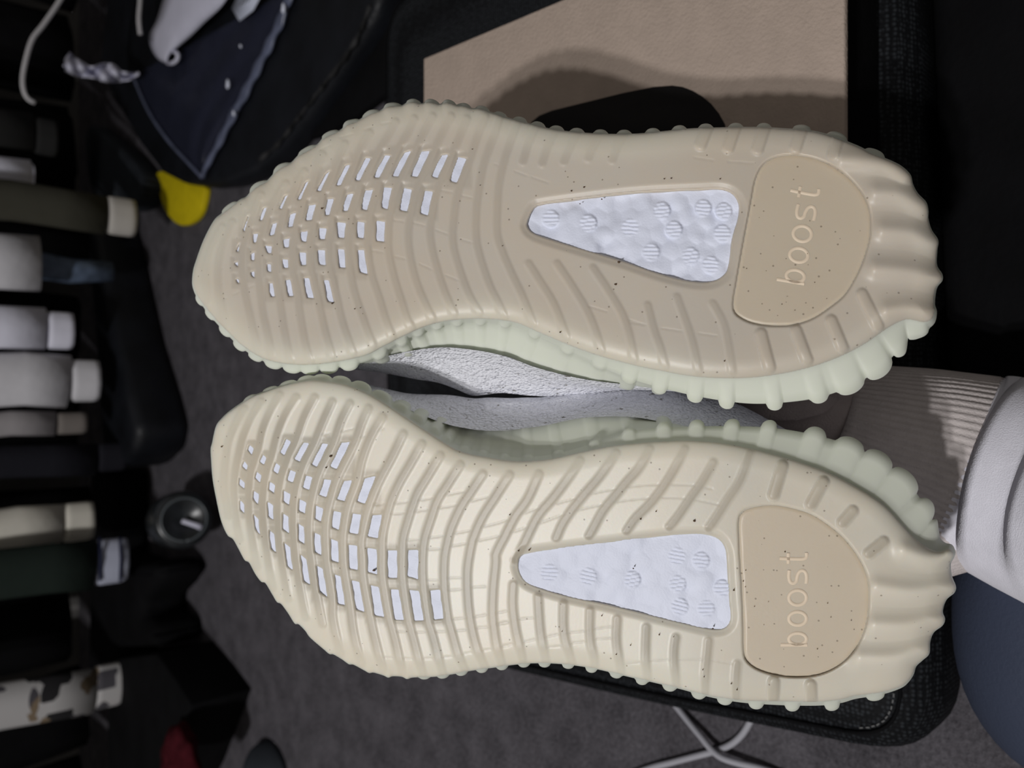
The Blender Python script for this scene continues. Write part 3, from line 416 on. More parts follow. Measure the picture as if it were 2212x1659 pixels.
def build_shoe(key, name, label, sole_mat):
    S = SH[key]; gx, gy, z0 = S['gx'], S['gy'], S['z0']; nrm = math.sqrt(1 + gx * gx + gy * gy)
    def un(px, py, D):
        px = np.asarray(px, float); py = np.asarray(py, float); xr = (px - CX) / F; yr = (py - CY) / F
        z = (z0 + np.asarray(D, float) * nrm) / (1 - gx * xr - gy * yr)
        return CAM + z[..., None] * (FW + xr[..., None] * U + yr[..., None] * V)
    loc = Vector(un(1250.0, 560.0 if key == 'R' else 1180.0, 0.05))
    root = empty(name, loc, label, 'sneaker', 'pair of white knit sneakers')
    O = crom(S['outline'], True, 3.4); nO = len(O)
    xs = O[:, 0]
    def curve(px):           # toe spring and heel roll: drop away from the viewer
        return 0.009 * np.clip((700 - px) / 280, 0, 1) ** 2 + 0.007 * np.clip((px - 1880) / 170, 0, 1.2) ** 2
    # ---- tread surface
    st = 2.5
    gx0, gx1 = O[:, 0].min() - 6, O[:, 0].max() + 6; gy0, gy1 = O[:, 1].min() - 6, O[:, 1].max() + 6
    X, Y = np.meshgrid(np.arange(gx0, gx1, st), np.arange(gy0, gy1, st), indexing='ij')
    sd, bx, by = sdf(X, Y, O[::2])
    keep = sd > -st * 0.75
    Xs = np.where(sd < 0.4, bx, X); Ys = np.where(sd < 0.4, by, Y)
    d = np.maximum(sd, 0)
    Rr = 42.0
    q = np.clip(1 - d / Rr, 0, 1); h = -0.0042 * (1 - np.sqrt(np.maximum(0, 1 - q * q)))
    h = h - curve(X)
    bar = np.zeros_like(X)
    def local(poly, pad):
        p = np.asarray(poly); i0 = max(0, int((p[:, 0].min() - pad - gx0) / st)); i1 = int((p[:, 0].max() + pad - gx0) / st) + 2
        j0 = max(0, int((p[:, 1].min() - pad - gy0) / st)); j1 = int((p[:, 1].max() + pad - gy0) / st) + 2
        return slice(i0, i1), slice(j0, j1)
    wn, ws, wlug = (8.6 if key == 'R' else 9.8), 11.5, 22.0
    for b in S['bars']:
        p = crom(b, False, 12.0); sl = local(p, 14); dd, _, _ = seg_dist(X[sl], Y[sl], p, False)
        bar[sl] = np.maximum(bar[sl], 1 - sstep(wn - 4.5, wn + 3.5, dd))
    dome = np.zeros_like(X)
    for b in S['stubs']:
        sl = local(b, 18); dd, _, _ = seg_dist(X[sl], Y[sl], b, False)
        bar[sl] = np.maximum(bar[sl], 1 - sstep(ws - 3.5, ws + 3, dd))
        dome[sl] = np.maximum(dome[sl], np.sqrt(np.clip(1 - (dd / (ws + 2)) ** 2, 0, 1)))
    lug = np.zeros_like(X)
    for b in S['lugs']:
        p = crom(b, False, 12.0); sl = local(p, 46); dd, _, _ = seg_dist(X[sl], Y[sl], p, False)
        lug[sl] = np.maximum(lug[sl], np.exp(-(dd / wlug) ** 2))
    h = h + (0.0004 if key == 'R' else 0.0004) * bar + 0.0008 * dome + 0.0026 * lug
    # shallow crossing mould lines between the bars, forefoot and waist
    groove = np.zeros_like(X)
    for b in S.get('lines', []):
        p = crom(b, False, 14.0); sl = local(p, 6); dd, _, _ = seg_dist(X[sl], Y[sl], p, False); groove[sl] = np.maximum(groove[sl], 1 - sstep(0.6, 2.6, dd))
    groove = groove * (1 - bar); h = h - 0.00018 * groove
    hole = np.zeros_like(X); bev = np.zeros_like(X)
    for hq in S['holes']:
        c = np.mean(hq, axis=0); p = [tuple(c + (np.array(v) - c) * 1.04) for v in hq]
        sl = local(p, 8); s2, _, _ = sdf(X[sl], Y[sl], p); hole[sl] = np.maximum(hole[sl], sstep(-2.2, 2.2, s2))
        if key == 'R':
            p3 = [(v[0] - (4 if v[1] > c[1] else 7), v[1] - (6 if v[1] > c[1] else 15)) for v in p]; sl = local(p3, 8); s3, _, _ = sdf(X[sl], Y[sl], p3)
            bev[sl] = np.maximum(bev[sl], sstep(-4, 9, s3))
    W = crom(S['window'], True, 8.0); sl = local(W, 24); s2, _, _ = sdf(X[sl], Y[sl], W)
    wwall = np.zeros_like(X); wwall[sl] = np.maximum(wwall[sl], sstep(-3.0, 3.0, s2))
    rim = np.zeros_like(X); rim[sl] = sstep(-20, -4, s2) * (1 - sstep(-3, 3, s2))
    h = h - 0.0010 * rim
    h = h - 0.0007 * bev
    h = h - np.maximum((0.0019 if key == 'R' else 0.0013) * hole, (0.0052 if key == 'R' else 0.0036) * wwall)
    PD = crom(S['pad'], True, 8.0); sl = local(PD, 10); s3, _, _ = sdf(X[sl], Y[sl], PD)
    pr = np.zeros_like(X); pr[sl] = sstep(-2.5, 2.5, s3)
    h = np.where(pr > 0, h * (1 - pr) + pr * (-0.0022 - curve(X)), h)
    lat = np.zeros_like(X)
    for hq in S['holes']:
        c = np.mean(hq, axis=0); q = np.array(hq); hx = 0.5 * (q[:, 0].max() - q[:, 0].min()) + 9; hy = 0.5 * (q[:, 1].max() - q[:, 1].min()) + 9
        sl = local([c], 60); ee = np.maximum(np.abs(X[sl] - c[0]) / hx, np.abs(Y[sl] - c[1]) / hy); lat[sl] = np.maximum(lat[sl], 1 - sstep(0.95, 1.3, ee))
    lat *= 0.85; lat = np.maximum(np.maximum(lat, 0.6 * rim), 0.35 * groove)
    idx = -np.ones(X.shape, int); idx[keep] = np.arange(keep.sum())
    a = idx[:-1, :-1]; b_ = idx[1:, :-1]; c_ = idx[1:, 1:]; d_ = idx[:-1, 1:]
    ok = (a >= 0) & (b_ >= 0) & (c_ >= 0) & (d_ >= 0)
    F4 = np.stack([a[ok], d_[ok], c_[ok], b_[ok]], 1)
    P = un(Xs[keep], Ys[keep], -h[keep])
    edge = ((1 - sstep(4, 78, d)) * (1 - 0.7 * sstep(1350, 1650, X)))[keep]
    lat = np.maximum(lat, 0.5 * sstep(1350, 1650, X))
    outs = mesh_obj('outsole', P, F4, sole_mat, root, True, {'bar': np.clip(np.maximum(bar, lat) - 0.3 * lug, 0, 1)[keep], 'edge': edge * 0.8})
    # ---- heel pad with its moulded word
    i0, i1 = min(p[0] for p in PD) - 8, max(p[0] for p in PD) + 8; j0, j1 = min(p[1] for p in PD) - 8, max(p[1] for p in PD) + 8
    PX, PY = np.meshgrid(np.arange(i0, i1, 4.0), np.arange(j0, j1, 4.0), indexing='ij')
    s4, qx, qy = sdf(PX, PY, PD); kp = s4 > -3.0
    PX2 = np.where(s4 < 0.5, qx, PX); PY2 = np.where(s4 < 0.5, qy, PY)
    hh = 0.0012 + curve(PX) + 0.0008 * (1 - sstep(0, 5, s4))
    ii = -np.ones(PX.shape, int); ii[kp] = np.arange(kp.sum())
    a = ii[:-1, :-1]; b_ = ii[1:, :-1]; c_ = ii[1:, 1:]; d_ = ii[:-1, 1:]; ok = (a >= 0) & (b_ >= 0) & (c_ >= 0) & (d_ >= 0)
    pad = mesh_obj('heel_pad', un(PX2[kp], PY2[kp], hh[kp]), np.stack([a[ok], d_[ok], c_[ok], b_[ok]], 1), M['pad'], root, True,
                   {'bar': np.zeros(kp.sum()), 'edge': np.zeros(kp.sum())})
    base, dr, du, sc = S['text']; base = np.array(base); dr = np.array(dr); du = np.array(du)
    def ell(cx, cy, rx, ry, n=28): return [(cx + rx * math.cos(t), cy + ry * math.sin(t)) for t in np.linspace(0, 2 * math.pi, n)]
    LET = [[[(3, 0), (3, 58)], ell(16, 21, 12.5, 19)], [ell(60, 21, 14.5, 19)], [ell(105, 21, 16, 19)],
           [crom([(164, 39), (150, 40), (139, 37), (136, 30), (141, 23.5), (150, 22), (160, 18), (164, 11), (160, 4), (150, 1.5), (135, 2.5)], False, 3.0)],
           [crom([(190, 60), (189, 40), (188.5, 14), (190, 5), (194, 1.5), (202, 2)], False, 3.0), [(178, 41), (201, 41)]]]
    for strokes in LET:
        vv, ff = [], []
        for stx in strokes:
            q = np.array([base + sc * (x * dr + y * du) for x, y in stx]); n = len(q); t = np.gradient(q, axis=0)
            if n > 20 and np.allclose(q[0], q[-1], atol=0.5): t[0] = t[-1] = q[1] - q[-2]
            t /= np.linalg.norm(t, axis=1)[:, None]; nn = np.stack([-t[:, 1], t[:, 0]], 1); o = len(vv)
            for i in range(n):
                for off, hd in ((-4.6, 0.0014), (-3.0, 0.00095), (3.0, 0.00095), (4.6, 0.0014)):
                    w = q[i] + nn[i] * off; vv.append(un(w[0], w[1], hd + float(curve(w[0]))))
            for i in range(n - 1):
                for k in range(3):
                    e = o + i * 4 + k; ff.append((e, e + 1, e + 5, e + 4))
        mesh_obj('letter', vv, ff, M['letter'], pad)
    # ---- foam behind the openings
    HP = np.array([v for hq in S['holes'] for v in hq])
    FX, FY = np.meshgrid(np.arange(HP[:, 0].min() - 14, HP[:, 0].max() + 14, 5.0), np.arange(HP[:, 1].min() - 14, HP[:, 1].max() + 14, 5.0), indexing='ij')
    near = np.zeros(FX.shape, bool)
    for hq in S['holes']:
        q = np.array(hq); near |= (FX > q[:, 0].min() - 12) & (FX < q[:, 0].max() + 12) & (FY > q[:, 1].min() - 12) & (FY < q[:, 1].max() + 12)
    fsd, _, _ = sdf(FX, FY, O[::6])
    ii = -np.ones(FX.shape, int); ii[near] = np.arange(near.sum())
    hd = (0.0010 if key == 'R' else 0.0006) + curve(FX) + 0.0042 * (1 - np.sqrt(np.maximum(0, 1 - np.clip(1 - fsd / Rr, 0, 1) ** 2))) + 0.00025 * np.sin(FX / 7.3) * np.sin(FY / 6.1 + FX / 19)
    a = ii[:-1, :-1]; b_ = ii[1:, :-1]; c_ = ii[1:, 1:]; d_ = ii[:-1, 1:]; ok = (a >= 0) & (b_ >= 0) & (c_ >= 0) & (d_ >= 0)
    mesh_obj('forefoot_foam', un(FX[near], FY[near], hd[near]), np.stack([a[ok], d_[ok], c_[ok], b_[ok]], 1), M['foam'], root)
    wx0, wx1 = W[:, 0].min() - 12, W[:, 0].max() + 12; wy0, wy1 = W[:, 1].min() - 12, W[:, 1].max() + 12
    WX, WY = np.meshgrid(np.arange(wx0, wx1, 2.2), np.arange(wy0, wy1, 2.2), indexing='ij')
    ws_, _, _ = sdf(WX, WY, W); kp = ws_ > -9
    cs = []
    r2 = np.random.default_rng(5)
    for i in range(int((wx1 - wx0) / 40) + 1):
        for j in range(int((wy1 - wy0) / 36) + 1):
            cs.append((wx0 + i * 40 + (j % 2) * 20 + r2.uniform(-7, 7), wy0 + j * 36 + r2.uniform(-7, 7)))
    pel = np.full(WX.shape, 1e9); sec = np.full(WX.shape, 1e9)
    for c in cs:
        dd = np.hypot(WX - c[0], WY - c[1]); sec = np.minimum(sec, np.maximum(pel, dd)); pel = np.minimum(pel, dd)
    amp = 0.0016 if key == 'R' else 0.0008
    bmp = 0.45 * np.clip(1 - (pel / 26.0) ** 2, 0, 1)
    for _ in range(int((wx1 - wx0) * (wy1 - wy0) / 420)):
        gxr, gyr, gr = r2.uniform(wx0, wx1), r2.uniform(wy0, wy1), r2.uniform(11, 24)
        sgn = r2.choice([-1, 1]) * r2.uniform(0.15, 0.5)
        i0_ = max(0, int((gxr - 60 - wx0) / 2.2)); i1_ = int((gxr + 60 - wx0) / 2.2); j0_ = max(0, int((gyr - 60 - wy0) / 2.2)); j1_ = int((gyr + 60 - wy0) / 2.2)
        e_ = (slice(i0_, i1_), slice(j0_, j1_)); bmp[e_] += sgn * np.exp(-((WX[e_] - gxr) ** 2 + (WY[e_] - gyr) ** 2) / gr ** 2)
    wh = amp * (np.tanh(bmp) * 0.9 + 0.15)
    for k, c in enumerate(S['discs']):
        dd = np.hypot(WX - c[0], WY - c[1]); mk = 1 - sstep(16, 20, dd); an = 0.05 + 0.22 * math.sin(k * 2.3)
        if key == 'R': an = -an * 0.5
        ln = (WY - c[1]) * math.cos(an) - (WX - c[0]) * math.sin(an)
        wh = wh * (1 - mk) + mk * (amp * 0.75 + 0.00045 * (sstep(-0.25, 0.25, np.cos(ln * 2 * math.pi / 8.2)) - 0.4))
    hd = (0.0034 if key == 'R' else 0.0019) - wh + curve(WX)
    ii = -np.ones(WX.shape, int); ii[kp] = np.arange(kp.sum())
    a = ii[:-1, :-1]; b_ = ii[1:, :-1]; c_ = ii[1:, 1:]; d_ = ii[:-1, 1:]; ok = (a >= 0) & (b_ >= 0) & (c_ >= 0) & (d_ >= 0)
    mesh_obj('foam_window', un(WX[kp], WY[kp], hd[kp]), np.stack([a[ok], d_[ok], c_[ok], b_[ok]], 1), M['foam'], root)
    # ---- sidewall with ribs
    def ctrl(lst):
        pos, val = [], []
        for x, y, v in lst:
            pos.append(int(np.argmin((O[:, 0] - x) ** 2 + (O[:, 1] - y) ** 2))); val.append(v)
        o = np.argsort(pos); pos = np.array(pos)[o]; val = np.array(val, float)[o]
        pos2 = np.concatenate([pos[-1:] - nO, pos, pos[:1] + nO]); val2 = np.concatenate([val[-1:], val, val[:1]])
        r = np.interp(np.arange(nO), pos2, val2)
        k = np.hanning(25); k /= k.sum(); return np.convolve(np.concatenate([r[-30:], r, r[:30]]), k, 'same')[30:-30]
    o1, o2, o3 = ctrl(S['o1']), ctrl(S['o2']), ctrl(S['o3'])
    Osm = O.copy(); kk = np.hanning(41); kk /= kk.sum()
    for c in range(2): Osm[:, c] = np.convolve(np.concatenate([O[-50:, c], O[:, c], O[:50, c]]), kk, 'same')[50:-50]
    T = np.roll(Osm, -3, 0) - np.roll(Osm, 3, 0); T /= np.linalg.norm(T, axis=1)[:, None]
    cen = O.mean(0); nv = np.stack([T[:, 1], -T[:, 0]], 1)
    area = 0.5 * np.sum(O[:, 0] * np.roll(O[:, 1], -1) - np.roll(O[:, 0], -1) * O[:, 1])
    if area < 0: nv = -nv
    rib = np.zeros(nO); cumL = np.arange(nO) * 3.4; tot = nO * 3.4
    for r in S['ribs']:
        x, y = r[0], r[1]; am = r[2] if len(r) > 2 else 9.0; hw = r[3] if len(r) > 3 else 15.0
        k = int(np.argmin((O[:, 0] - x) ** 2 + (O[:, 1] - y) ** 2)); dl = np.abs(cumL - cumL[k]); dl = np.minimum(dl, tot - dl)
        rib = np.maximum(rib, am * np.sqrt(np.clip(1 - (dl / hw) ** 2, 0, 1)))
    D1 = 0.011; D2 = np.interp(xs, [420, 900, 1300, 2030], [0.020, 0.026, 0.030, 0.036])
    cv = curve(xs)
    rings = []; waist = sstep(38, 60, o2)
    spec_t = [(0.0, -3.0, 0.0), (0.02, 0.0, 0.0), (0.10, None, 0.25), (0.18, None, 0.75), (0.27, None, 1.0), (0.38, None, 1.0), (0.55, None, 1.0), (0.72, None, 1.0), (0.88, None, 0.95), (1.0, None, 0.6), (1.06, None, 0.0)]
    for t, fo, g in spec_t:
        if fo is not None: off = np.full(nO, fo); Dd = 0.0040 + 0.0012 * (t > 0) + cv
        else:
            Dd = 0.0048 + t * (D2 - 0.0048) + cv * (1 - 0.5 * t)
            k1 = sstep(0.0, 0.30, t); k2 = sstep(0.30, 1.0, t)
            off = o1 * k1 * (1 - k2) + o2 * k2
            if t > 1.0: off = off - 14
        ge = g * (1 - 0.72 * waist * float(sstep(0.22, 0.45, np.array(t)))); q = O + nv * (off + rib * ge)[:, None]; rings.append(un(q[:, 0], q[:, 1], Dd))
    nr = len(rings); VV = np.concatenate(rings); I = np.arange(nO); J = (I + 1) % nO; FF = []
    for k in range(nr - 1): FF.append(np.stack([k * nO + I, k * nO + J, (k + 1) * nO + J, (k + 1) * nO + I], 1))
    mesh_obj('sidewall', VV, np.concatenate(FF), M['ice'], root)
    # ---- knitted upper
    sel = np.arange(0, nO, 4); Q = Osm[sel]; nq = nv[sel]; m_ = len(sel); qx = Q[:, 0]
    bins = np.linspace(420, 2040, 28); mid = []
    for bxx in bins:
        w = np.exp(-((O[:, 0] - bxx) / 30) ** 2); up = O[:, 1] < np.interp(bxx, [420, 2040], [600, 560] if key == 'R' else [1040, 1290])
        mid.append(0.5 * ((O[up, 1] * w[up]).sum() / w[up].sum() + (O[~up, 1] * w[~up]).sum() / w[~up].sum()))
    D2s = D2[sel]; H = np.interp(qx, [420, 700, 1300, 1700, 2030], [0.048, 0.060, 0.080, 0.092, 0.092])
    rr = []
    def ring(off, Dd, f):
        q = Q + nq * off[:, None]; sx = 540 + (np.clip(q[:, 0], 420, 2040) - 420) * (1340 / 1620.0); sy = np.interp(sx, bins, mid)
        q = np.stack([sx + (1 - f) * (q[:, 0] - sx), sy + (1 - f) * (q[:, 1] - sy)], 1); return un(q[:, 0], q[:, 1], Dd)
    boost = (22 if key == 'R' else 14) * sstep(40, 90, o3[sel])
    rr.append(ring(o2[sel] - 6, D2s - 0.008, 0.0)); rr.append(ring(o2[sel] + 4, D2s - 0.0012, 0.0))
    rr.append(ring(0.5 * (o2[sel] + o3[sel]) + 4, D2s + 0.5 * (H - D2s) * 0.5, 0.0)); rr.append(ring(o3[sel] + boost, D2s + 0.45 * (H - D2s), 0.0))
    rr.append(ring(o3[sel] + boost, D2s + 0.62 * (H - D2s), 0.03)); rr.append(ring(o3[sel] - 6, D2s + 0.9 * (H - D2s), 0.36)); rr.append(ring(o3[sel] - 6, H, 0.62)); rr.append(ring(o3[sel] - 6, H + 0.002, 0.93))
    VV = np.concatenate(rr); I = np.arange(m_); J = (I + 1) % m_; FF = []
    for k in range(len(rr) - 1): FF.append(np.stack([k * m_ + I, k * m_ + J, (k + 1) * m_ + J, (k + 1) * m_ + I], 1))
    up_o = mesh_obj('knit_upper', VV, np.concatenate(FF), M['knit'], root)
    sb = up_o.modifiers.new('smooth', 'SUBSURF'); sb.levels = 1; sb.render_levels = 1
    if key == 'R':
        tube('pull_tab', [at_depth(x, y, z) for x, y, z in ((1600, 872, 0.374), (1660, 884, 0.371), (1720, 884, 0.369), (1775, 872, 0.369), (1806, 852, 0.371))], 0, M['sock'], root, 16, flat=[(0.0052, 0.0022), (0.0056, 0.0024), (0.0056, 0.0024), (0.0052, 0.0022), (0.003, 0.0015)])
    # ---- dirt crumbs stuck on the tread
    vv, ff = [], []
    for (x, y, r) in S['specks']:
        o = len(vv); n = 7
        c0 = float(curve(x)); d0 = 0.0018 if inside(np.array([x]), np.array([y]), PD)[0] else 0.0
        for k in range(n):
            rr_ = r * random.uniform(0.35, 0.65); an = 2 * math.pi * k / n; vv.append(un(x + rr_ * math.cos(an), y + rr_ * 0.8 * math.sin(an), c0 + d0 + 0.0002))
        vv.append(un(float(x), float(y), c0 + d0 - 0.0016))
        for k in range(n): ff.append((o + k, o + (k + 1) % n, o + n))
    dd = mesh_obj('dirt_specks', vv, ff, M['dirt'], root); dd['kind'] = 'stuff'
    return root, un

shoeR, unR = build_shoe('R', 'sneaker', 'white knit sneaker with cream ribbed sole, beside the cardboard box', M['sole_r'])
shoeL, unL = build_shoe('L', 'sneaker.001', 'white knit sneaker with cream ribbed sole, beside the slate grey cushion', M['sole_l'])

# ------------------------------------------------------------------ legs of the person wearing them
per = empty('person', Vector(at_depth(2150, 1020, 0.38)), 'person in white fleece joggers kneeling, soles turned up to the view', 'person')
def leg(axis, ribs_to, name_sfx):
    pts = [at_depth(x, y, z) for x, y, z, r in axis]; rad = [r * z / F for x, y, z, r in axis]
    return pts, rad
def dens(pts, rad, n):
    pts = np.array(pts); t = np.linspace(0, len(pts) - 1, n); k = np.arange(len(pts))
    return [np.array([np.interp(a, k, pts[:, c]) for c in range(3)]) for a in t], [float(np.interp(a, k, rad)) for a in t]
def ribw(n, am): return lambda an, i: 1.0 + am * (abs(math.sin(an * n / 2)) - 0.5)
# right leg: ribbed cuff, then fleece
pts, rad = leg([(1788, 915, 0.405, 128), (1850, 935, 0.403, 150), (1970, 968, 0.400, 176), (2088, 1004, 0.394, 198)], 0, '')
p2, r2_ = dens(pts, rad, 14)
pts3, rad3 = leg([(2084, 1003, 0.3945, 197), (2098, 1008, 0.393, 202), (2150, 1024, 0.388, 216), (2330, 1075, 0.360, 258), (2620, 1160, 0.31, 330)], 0, '')
p3, r3_ = dens(pts3, rad3, 22)
def wr(an, i): return 1.0 + (0.010 * math.sin(3 * an + i * 0.7) + 0.005 * math.sin(7 * an - i * 0.45) + 0.012 * math.sin(an * 2 + 1.0)) * min(1.0, i / 4.0)
lg = tube('trouser_leg', p3, r3_, M['fleece'], per, 72, wob=wr)
tube('ribbed_cuff', p2, r2_, M['ribwhite'], lg, 288, wob=ribw(72, 0.022))
ps, rs = leg([(1640, 760, 0.385, 105), (1720, 850, 0.397, 105), (1800, 920, 0.404, 112), (1900, 950, 0.402, 120)], 0, '')
tube('sock', *dens(ps, rs, 8), M['sock'], per, 32)
# left leg, mostly hidden behind the left sneaker
pts, rad = leg([(1830, 1180, 0.395, 105), (1930, 1160, 0.398, 108), (2120, 1105, 0.392, 108)], 0, '')
p2, r2_ = dens(pts, rad, 10)
pts3, rad3 = leg([(2110, 1108, 0.392, 108), (2200, 1110, 0.376, 130), (2350, 1160, 0.345, 190), (2620, 1230, 0.31, 260)], 0, '')
p3, r3_ = dens(pts3, rad3, 16)
lg2 = tube('trouser_leg', p3, r3_, M['fleece'], per, 48, wob=wr)
tube('ribbed_cuff', p2, r2_, M['ribwhite'], lg2, 180, wob=ribw(60, 0.022))
ps, rs = leg([(1690, 1170, 0.385, 100), (1780, 1180, 0.39, 98), (1880, 1175, 0.396, 98)], 0, '')
tube('sock', *dens(ps, rs, 6), M['sock'], per, 32)

# ------------------------------------------------------------------ black floor cushion
CT = 0.08
cu = empty('floor_cushion', Vector((0.09, 0.43, 0.0)), 'low black mesh fabric floor cushion under the sneakers and cardboard box', 'cushion')
cpoly = [(-0.226, 0.158), (0.40, 0.182), (0.445, 0.44), (0.43, 0.735), (0.08, 0.735), (-0.288, 0.715), (-0.276, 0.56), (-0.254, 0.36)]
def round_poly(poly, r, n=8):
    P = [np.array(p, float) for p in poly]; out = []
    for i, p in enumerate(P):
        a = P[i - 1] - p; b = P[(i + 1) % len(P)] - p; la, lb = np.linalg.norm(a), np.linalg.norm(b); a /= la; b /= lb
        c = float(np.dot(a, b))
        rr = min(r, 0.4 * min(la, lb)); s, e = p + a * rr, p + b * rr
        for t in np.linspace(0, 1, n): out.append((1 - t) ** 2 * s + 2 * t * (1 - t) * p + t * t * e)
    return out
rp = []
for i_ in range(len(cpoly)):
    full = round_poly(cpoly, 0.05 if i_ == 0 else 0.065, 9); rp += full[i_ * 9:(i_ + 1) * 9]
def cushion_mesh(poly, z1, bulge, rnd):
    P = np.array(poly); n = len(P); c = P.mean(0); V_, F_ = [], []
    prof = [(0.0, 0.012, 0), (0.3, 0.0, 0), (0.62, 0.0, 0), (0.84, 0.006, 0), (0.95, 0.018, 0), (1.0, 0.030, 0), (1.0 + bulge * 0.5, 0.09, 0), (1.0 + bulge * 0.85, 0.2, 0)]
    nin = np.roll(P, -1, 0) - np.roll(P, 1, 0); nin = np.stack([-nin[:, 1], nin[:, 0]], 1); nin /= np.linalg.norm(nin, axis=1)[:, None]
    for hz, ins, _ in prof:
        for i in range(n):
            if ins < 0.05: q = P[i] + nin[i] * ins
            else: q = P[i] + nin[i] * 0.030; q = q + (c - q) * (ins - 0.030) * 2.2
            V_.append((q[0], q[1], hz * z1))
    m_ = len(prof)
    for k in range(m_ - 1):
        for i in range(n): F_.append((k * n + i, k * n + (i + 1) % n, (k + 1) * n + (i + 1) % n, (k + 1) * n + i))
    F_.append(tuple((m_ - 1) * n + i for i in range(n))); F_.append(tuple(range(n))[::-1])
    return V_, F_
v_, f_ = cushion_mesh(rp, CT, 0.06, 0)
mesh_obj('cover', v_, f_, M['mesh'], cu)
# seam with stitches along the near edge
Pn = np.array(rp); nin = np.roll(Pn, -1, 0) - np.roll(Pn, 1, 0); nin = np.stack([-nin[:, 1], nin[:, 0]], 1); nin /= np.linalg.norm(nin, axis=1)[:, None]
sl = [(p + n_ * 0.0165) for p, n_ in zip(Pn, nin)]
seamp = [(p[0], p[1], 0.95 * CT + 0.0008) for p in sl] 
tube('seam', seamp + [seamp[0]], 0.0012, M['black'], cu, 6)
M['stitch'] = simple('stitch_thread', rgb(112, 112, 112), 0.8, 0.1)
sv, sf = [], []
acc = 0.0
for i in range(len(sl)):
    a = np.array(sl[i]); b = np.array(sl[(i + 1) % len(sl)]); L = np.linalg.norm(b - a); t = (b - a) / (L + 1e-9); nn = np.array([-t[1], t[0]])
    s = acc
    while s < L:
        if min(a[1], b[1]) < 0.20:
            c = a + t * s + nn * 0.003; o = len(sv)
            for e, w in ((-0.0011, -0.00035), (0.0011, -0.00035), (0.0011, 0.00035), (-0.0011, 0.00035)):
                q = c + t * e + nn * w; sv.append((q[0], q[1], 0.962 * CT + 0.0012))
            sf.append((o, o + 1, o + 2, o + 3))
        s += 0.0042
    acc = s - L
st_o = mesh_obj('stitches', sv, sf, M['stitch'], cu, smooth=False); st_o['kind'] = 'stuff'

# ------------------------------------------------------------------ cardboard shoe box on the cushion
BX0, BX1, BY0, BY1, BZ0, BZ1 = 0.088, 0.2522, 0.1745, 0.4825, CT + 0.004, 0.200
TILT = 0.14
bxr = empty('cardboard_box', Vector((0.17, 0.32, BZ0)), 'brown cardboard lid with a black mark, its shaded sides put in as a black body, on the cushion', 'box')
box('box_body', (BX0 + 0.006, BY0 + 0.012, BZ0), (BX1 - 0.006, BY1 - 0.006, BZ1 - 0.006), M['black'], bxr, 0.0015)  # shade on the box sides put into a black body colour
lid = box('lid', (BX0, BY0, BZ1 - 0.005), (BX1, BY1, BZ1), M['card'], bxr, 0.0012)
hp = [(1148,264),(1165,250),(1193,239),(1270,220),(1347,201),(1412,188),(1452,185),(1475,188),(1496,196),(1518,209),(1536,224),(1553,245),(1566,268),(1572,300),(1540,330),(1400,352),(1220,330),(1150,300)]
def on_lid(x, y):
    r = ray(x, y); k = (CAMZ - BZ1 + BY1 * TILT) / (r[1] * TILT - r[2]); return CAM + r * k
pp = [on_lid(x, y) for x, y in hp]
prism('printed_mark', [(p[0], p[1]) for p in pp][::-1], BZ1 - 0.0005, BZ1 + 0.00025, M['print'], lid, 0)
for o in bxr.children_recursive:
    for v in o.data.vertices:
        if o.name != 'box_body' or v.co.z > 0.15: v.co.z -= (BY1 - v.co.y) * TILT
        if o.name != 'printed_mark': v.co.x += (BY1 - v.co.y) * 0.032

# ------------------------------------------------------------------ slate cushion near the right edge
def blob(name, c, r, mat, parent=None, e=2.0, seg=48, lump=0.0, flatz=None, axes=None):
    V_, F_ = [], []
    for i in range(seg // 2 + 1):
        ph = math.pi * i / (seg // 2)
        for k in range(seg):
            th = 2 * math.pi * k / seg; x = math.sin(ph) * math.cos(th); y = math.sin(ph) * math.sin(th); z = math.cos(ph)
            f = (abs(x) ** e + abs(y) ** e + abs(z) ** e) ** (-1 / e)
            w = 1 + lump * (math.sin(3 * th + 2 * ph) * math.sin(2 * ph) + 0.5 * math.sin(7 * th - 3 * ph) * math.sin(ph))
            p = np.array([x * r[0], y * r[1], z * r[2]]) * f * w
            if axes is not None: p = axes @ p
            q = np.array(c) + p
            if flatz is not None: q[2] = max(q[2], flatz)
            V_.append(q)
    for i in range(seg // 2):
        for k in range(seg): F_.append((i * seg + k, (i + 1) * seg + k, (i + 1) * seg + (k + 1) % seg, i * seg + (k + 1) % seg))
    return mesh_obj(name, V_, F_, mat, parent)
gc = at_depth(2372, 1345, 0.405)
g = blob('slate_cushion', (gc[0], gc[1], 0.066), (0.082, 0.062, 0.064), M['slate'], e=2.3, flatz=0.002)
tag(g, 'smooth slate grey rounded cushion beside the white joggers and black cushion', 'cushion')

# ------------------------------------------------------------------ dark things behind the right sneaker heel
bl = prism('dark_sheet', round_poly([(-0.02, -0.32), (0.62, -0.30), (0.66, 0.16), (0.40, 0.176), (-0.02, 0.160)], 0.03), 0.0, 0.055, M['black'], None, 0.015, 4)
tag(bl, 'added black sheet for the shaded area on the carpet next to the cushion and joggers', 'dark sheet')

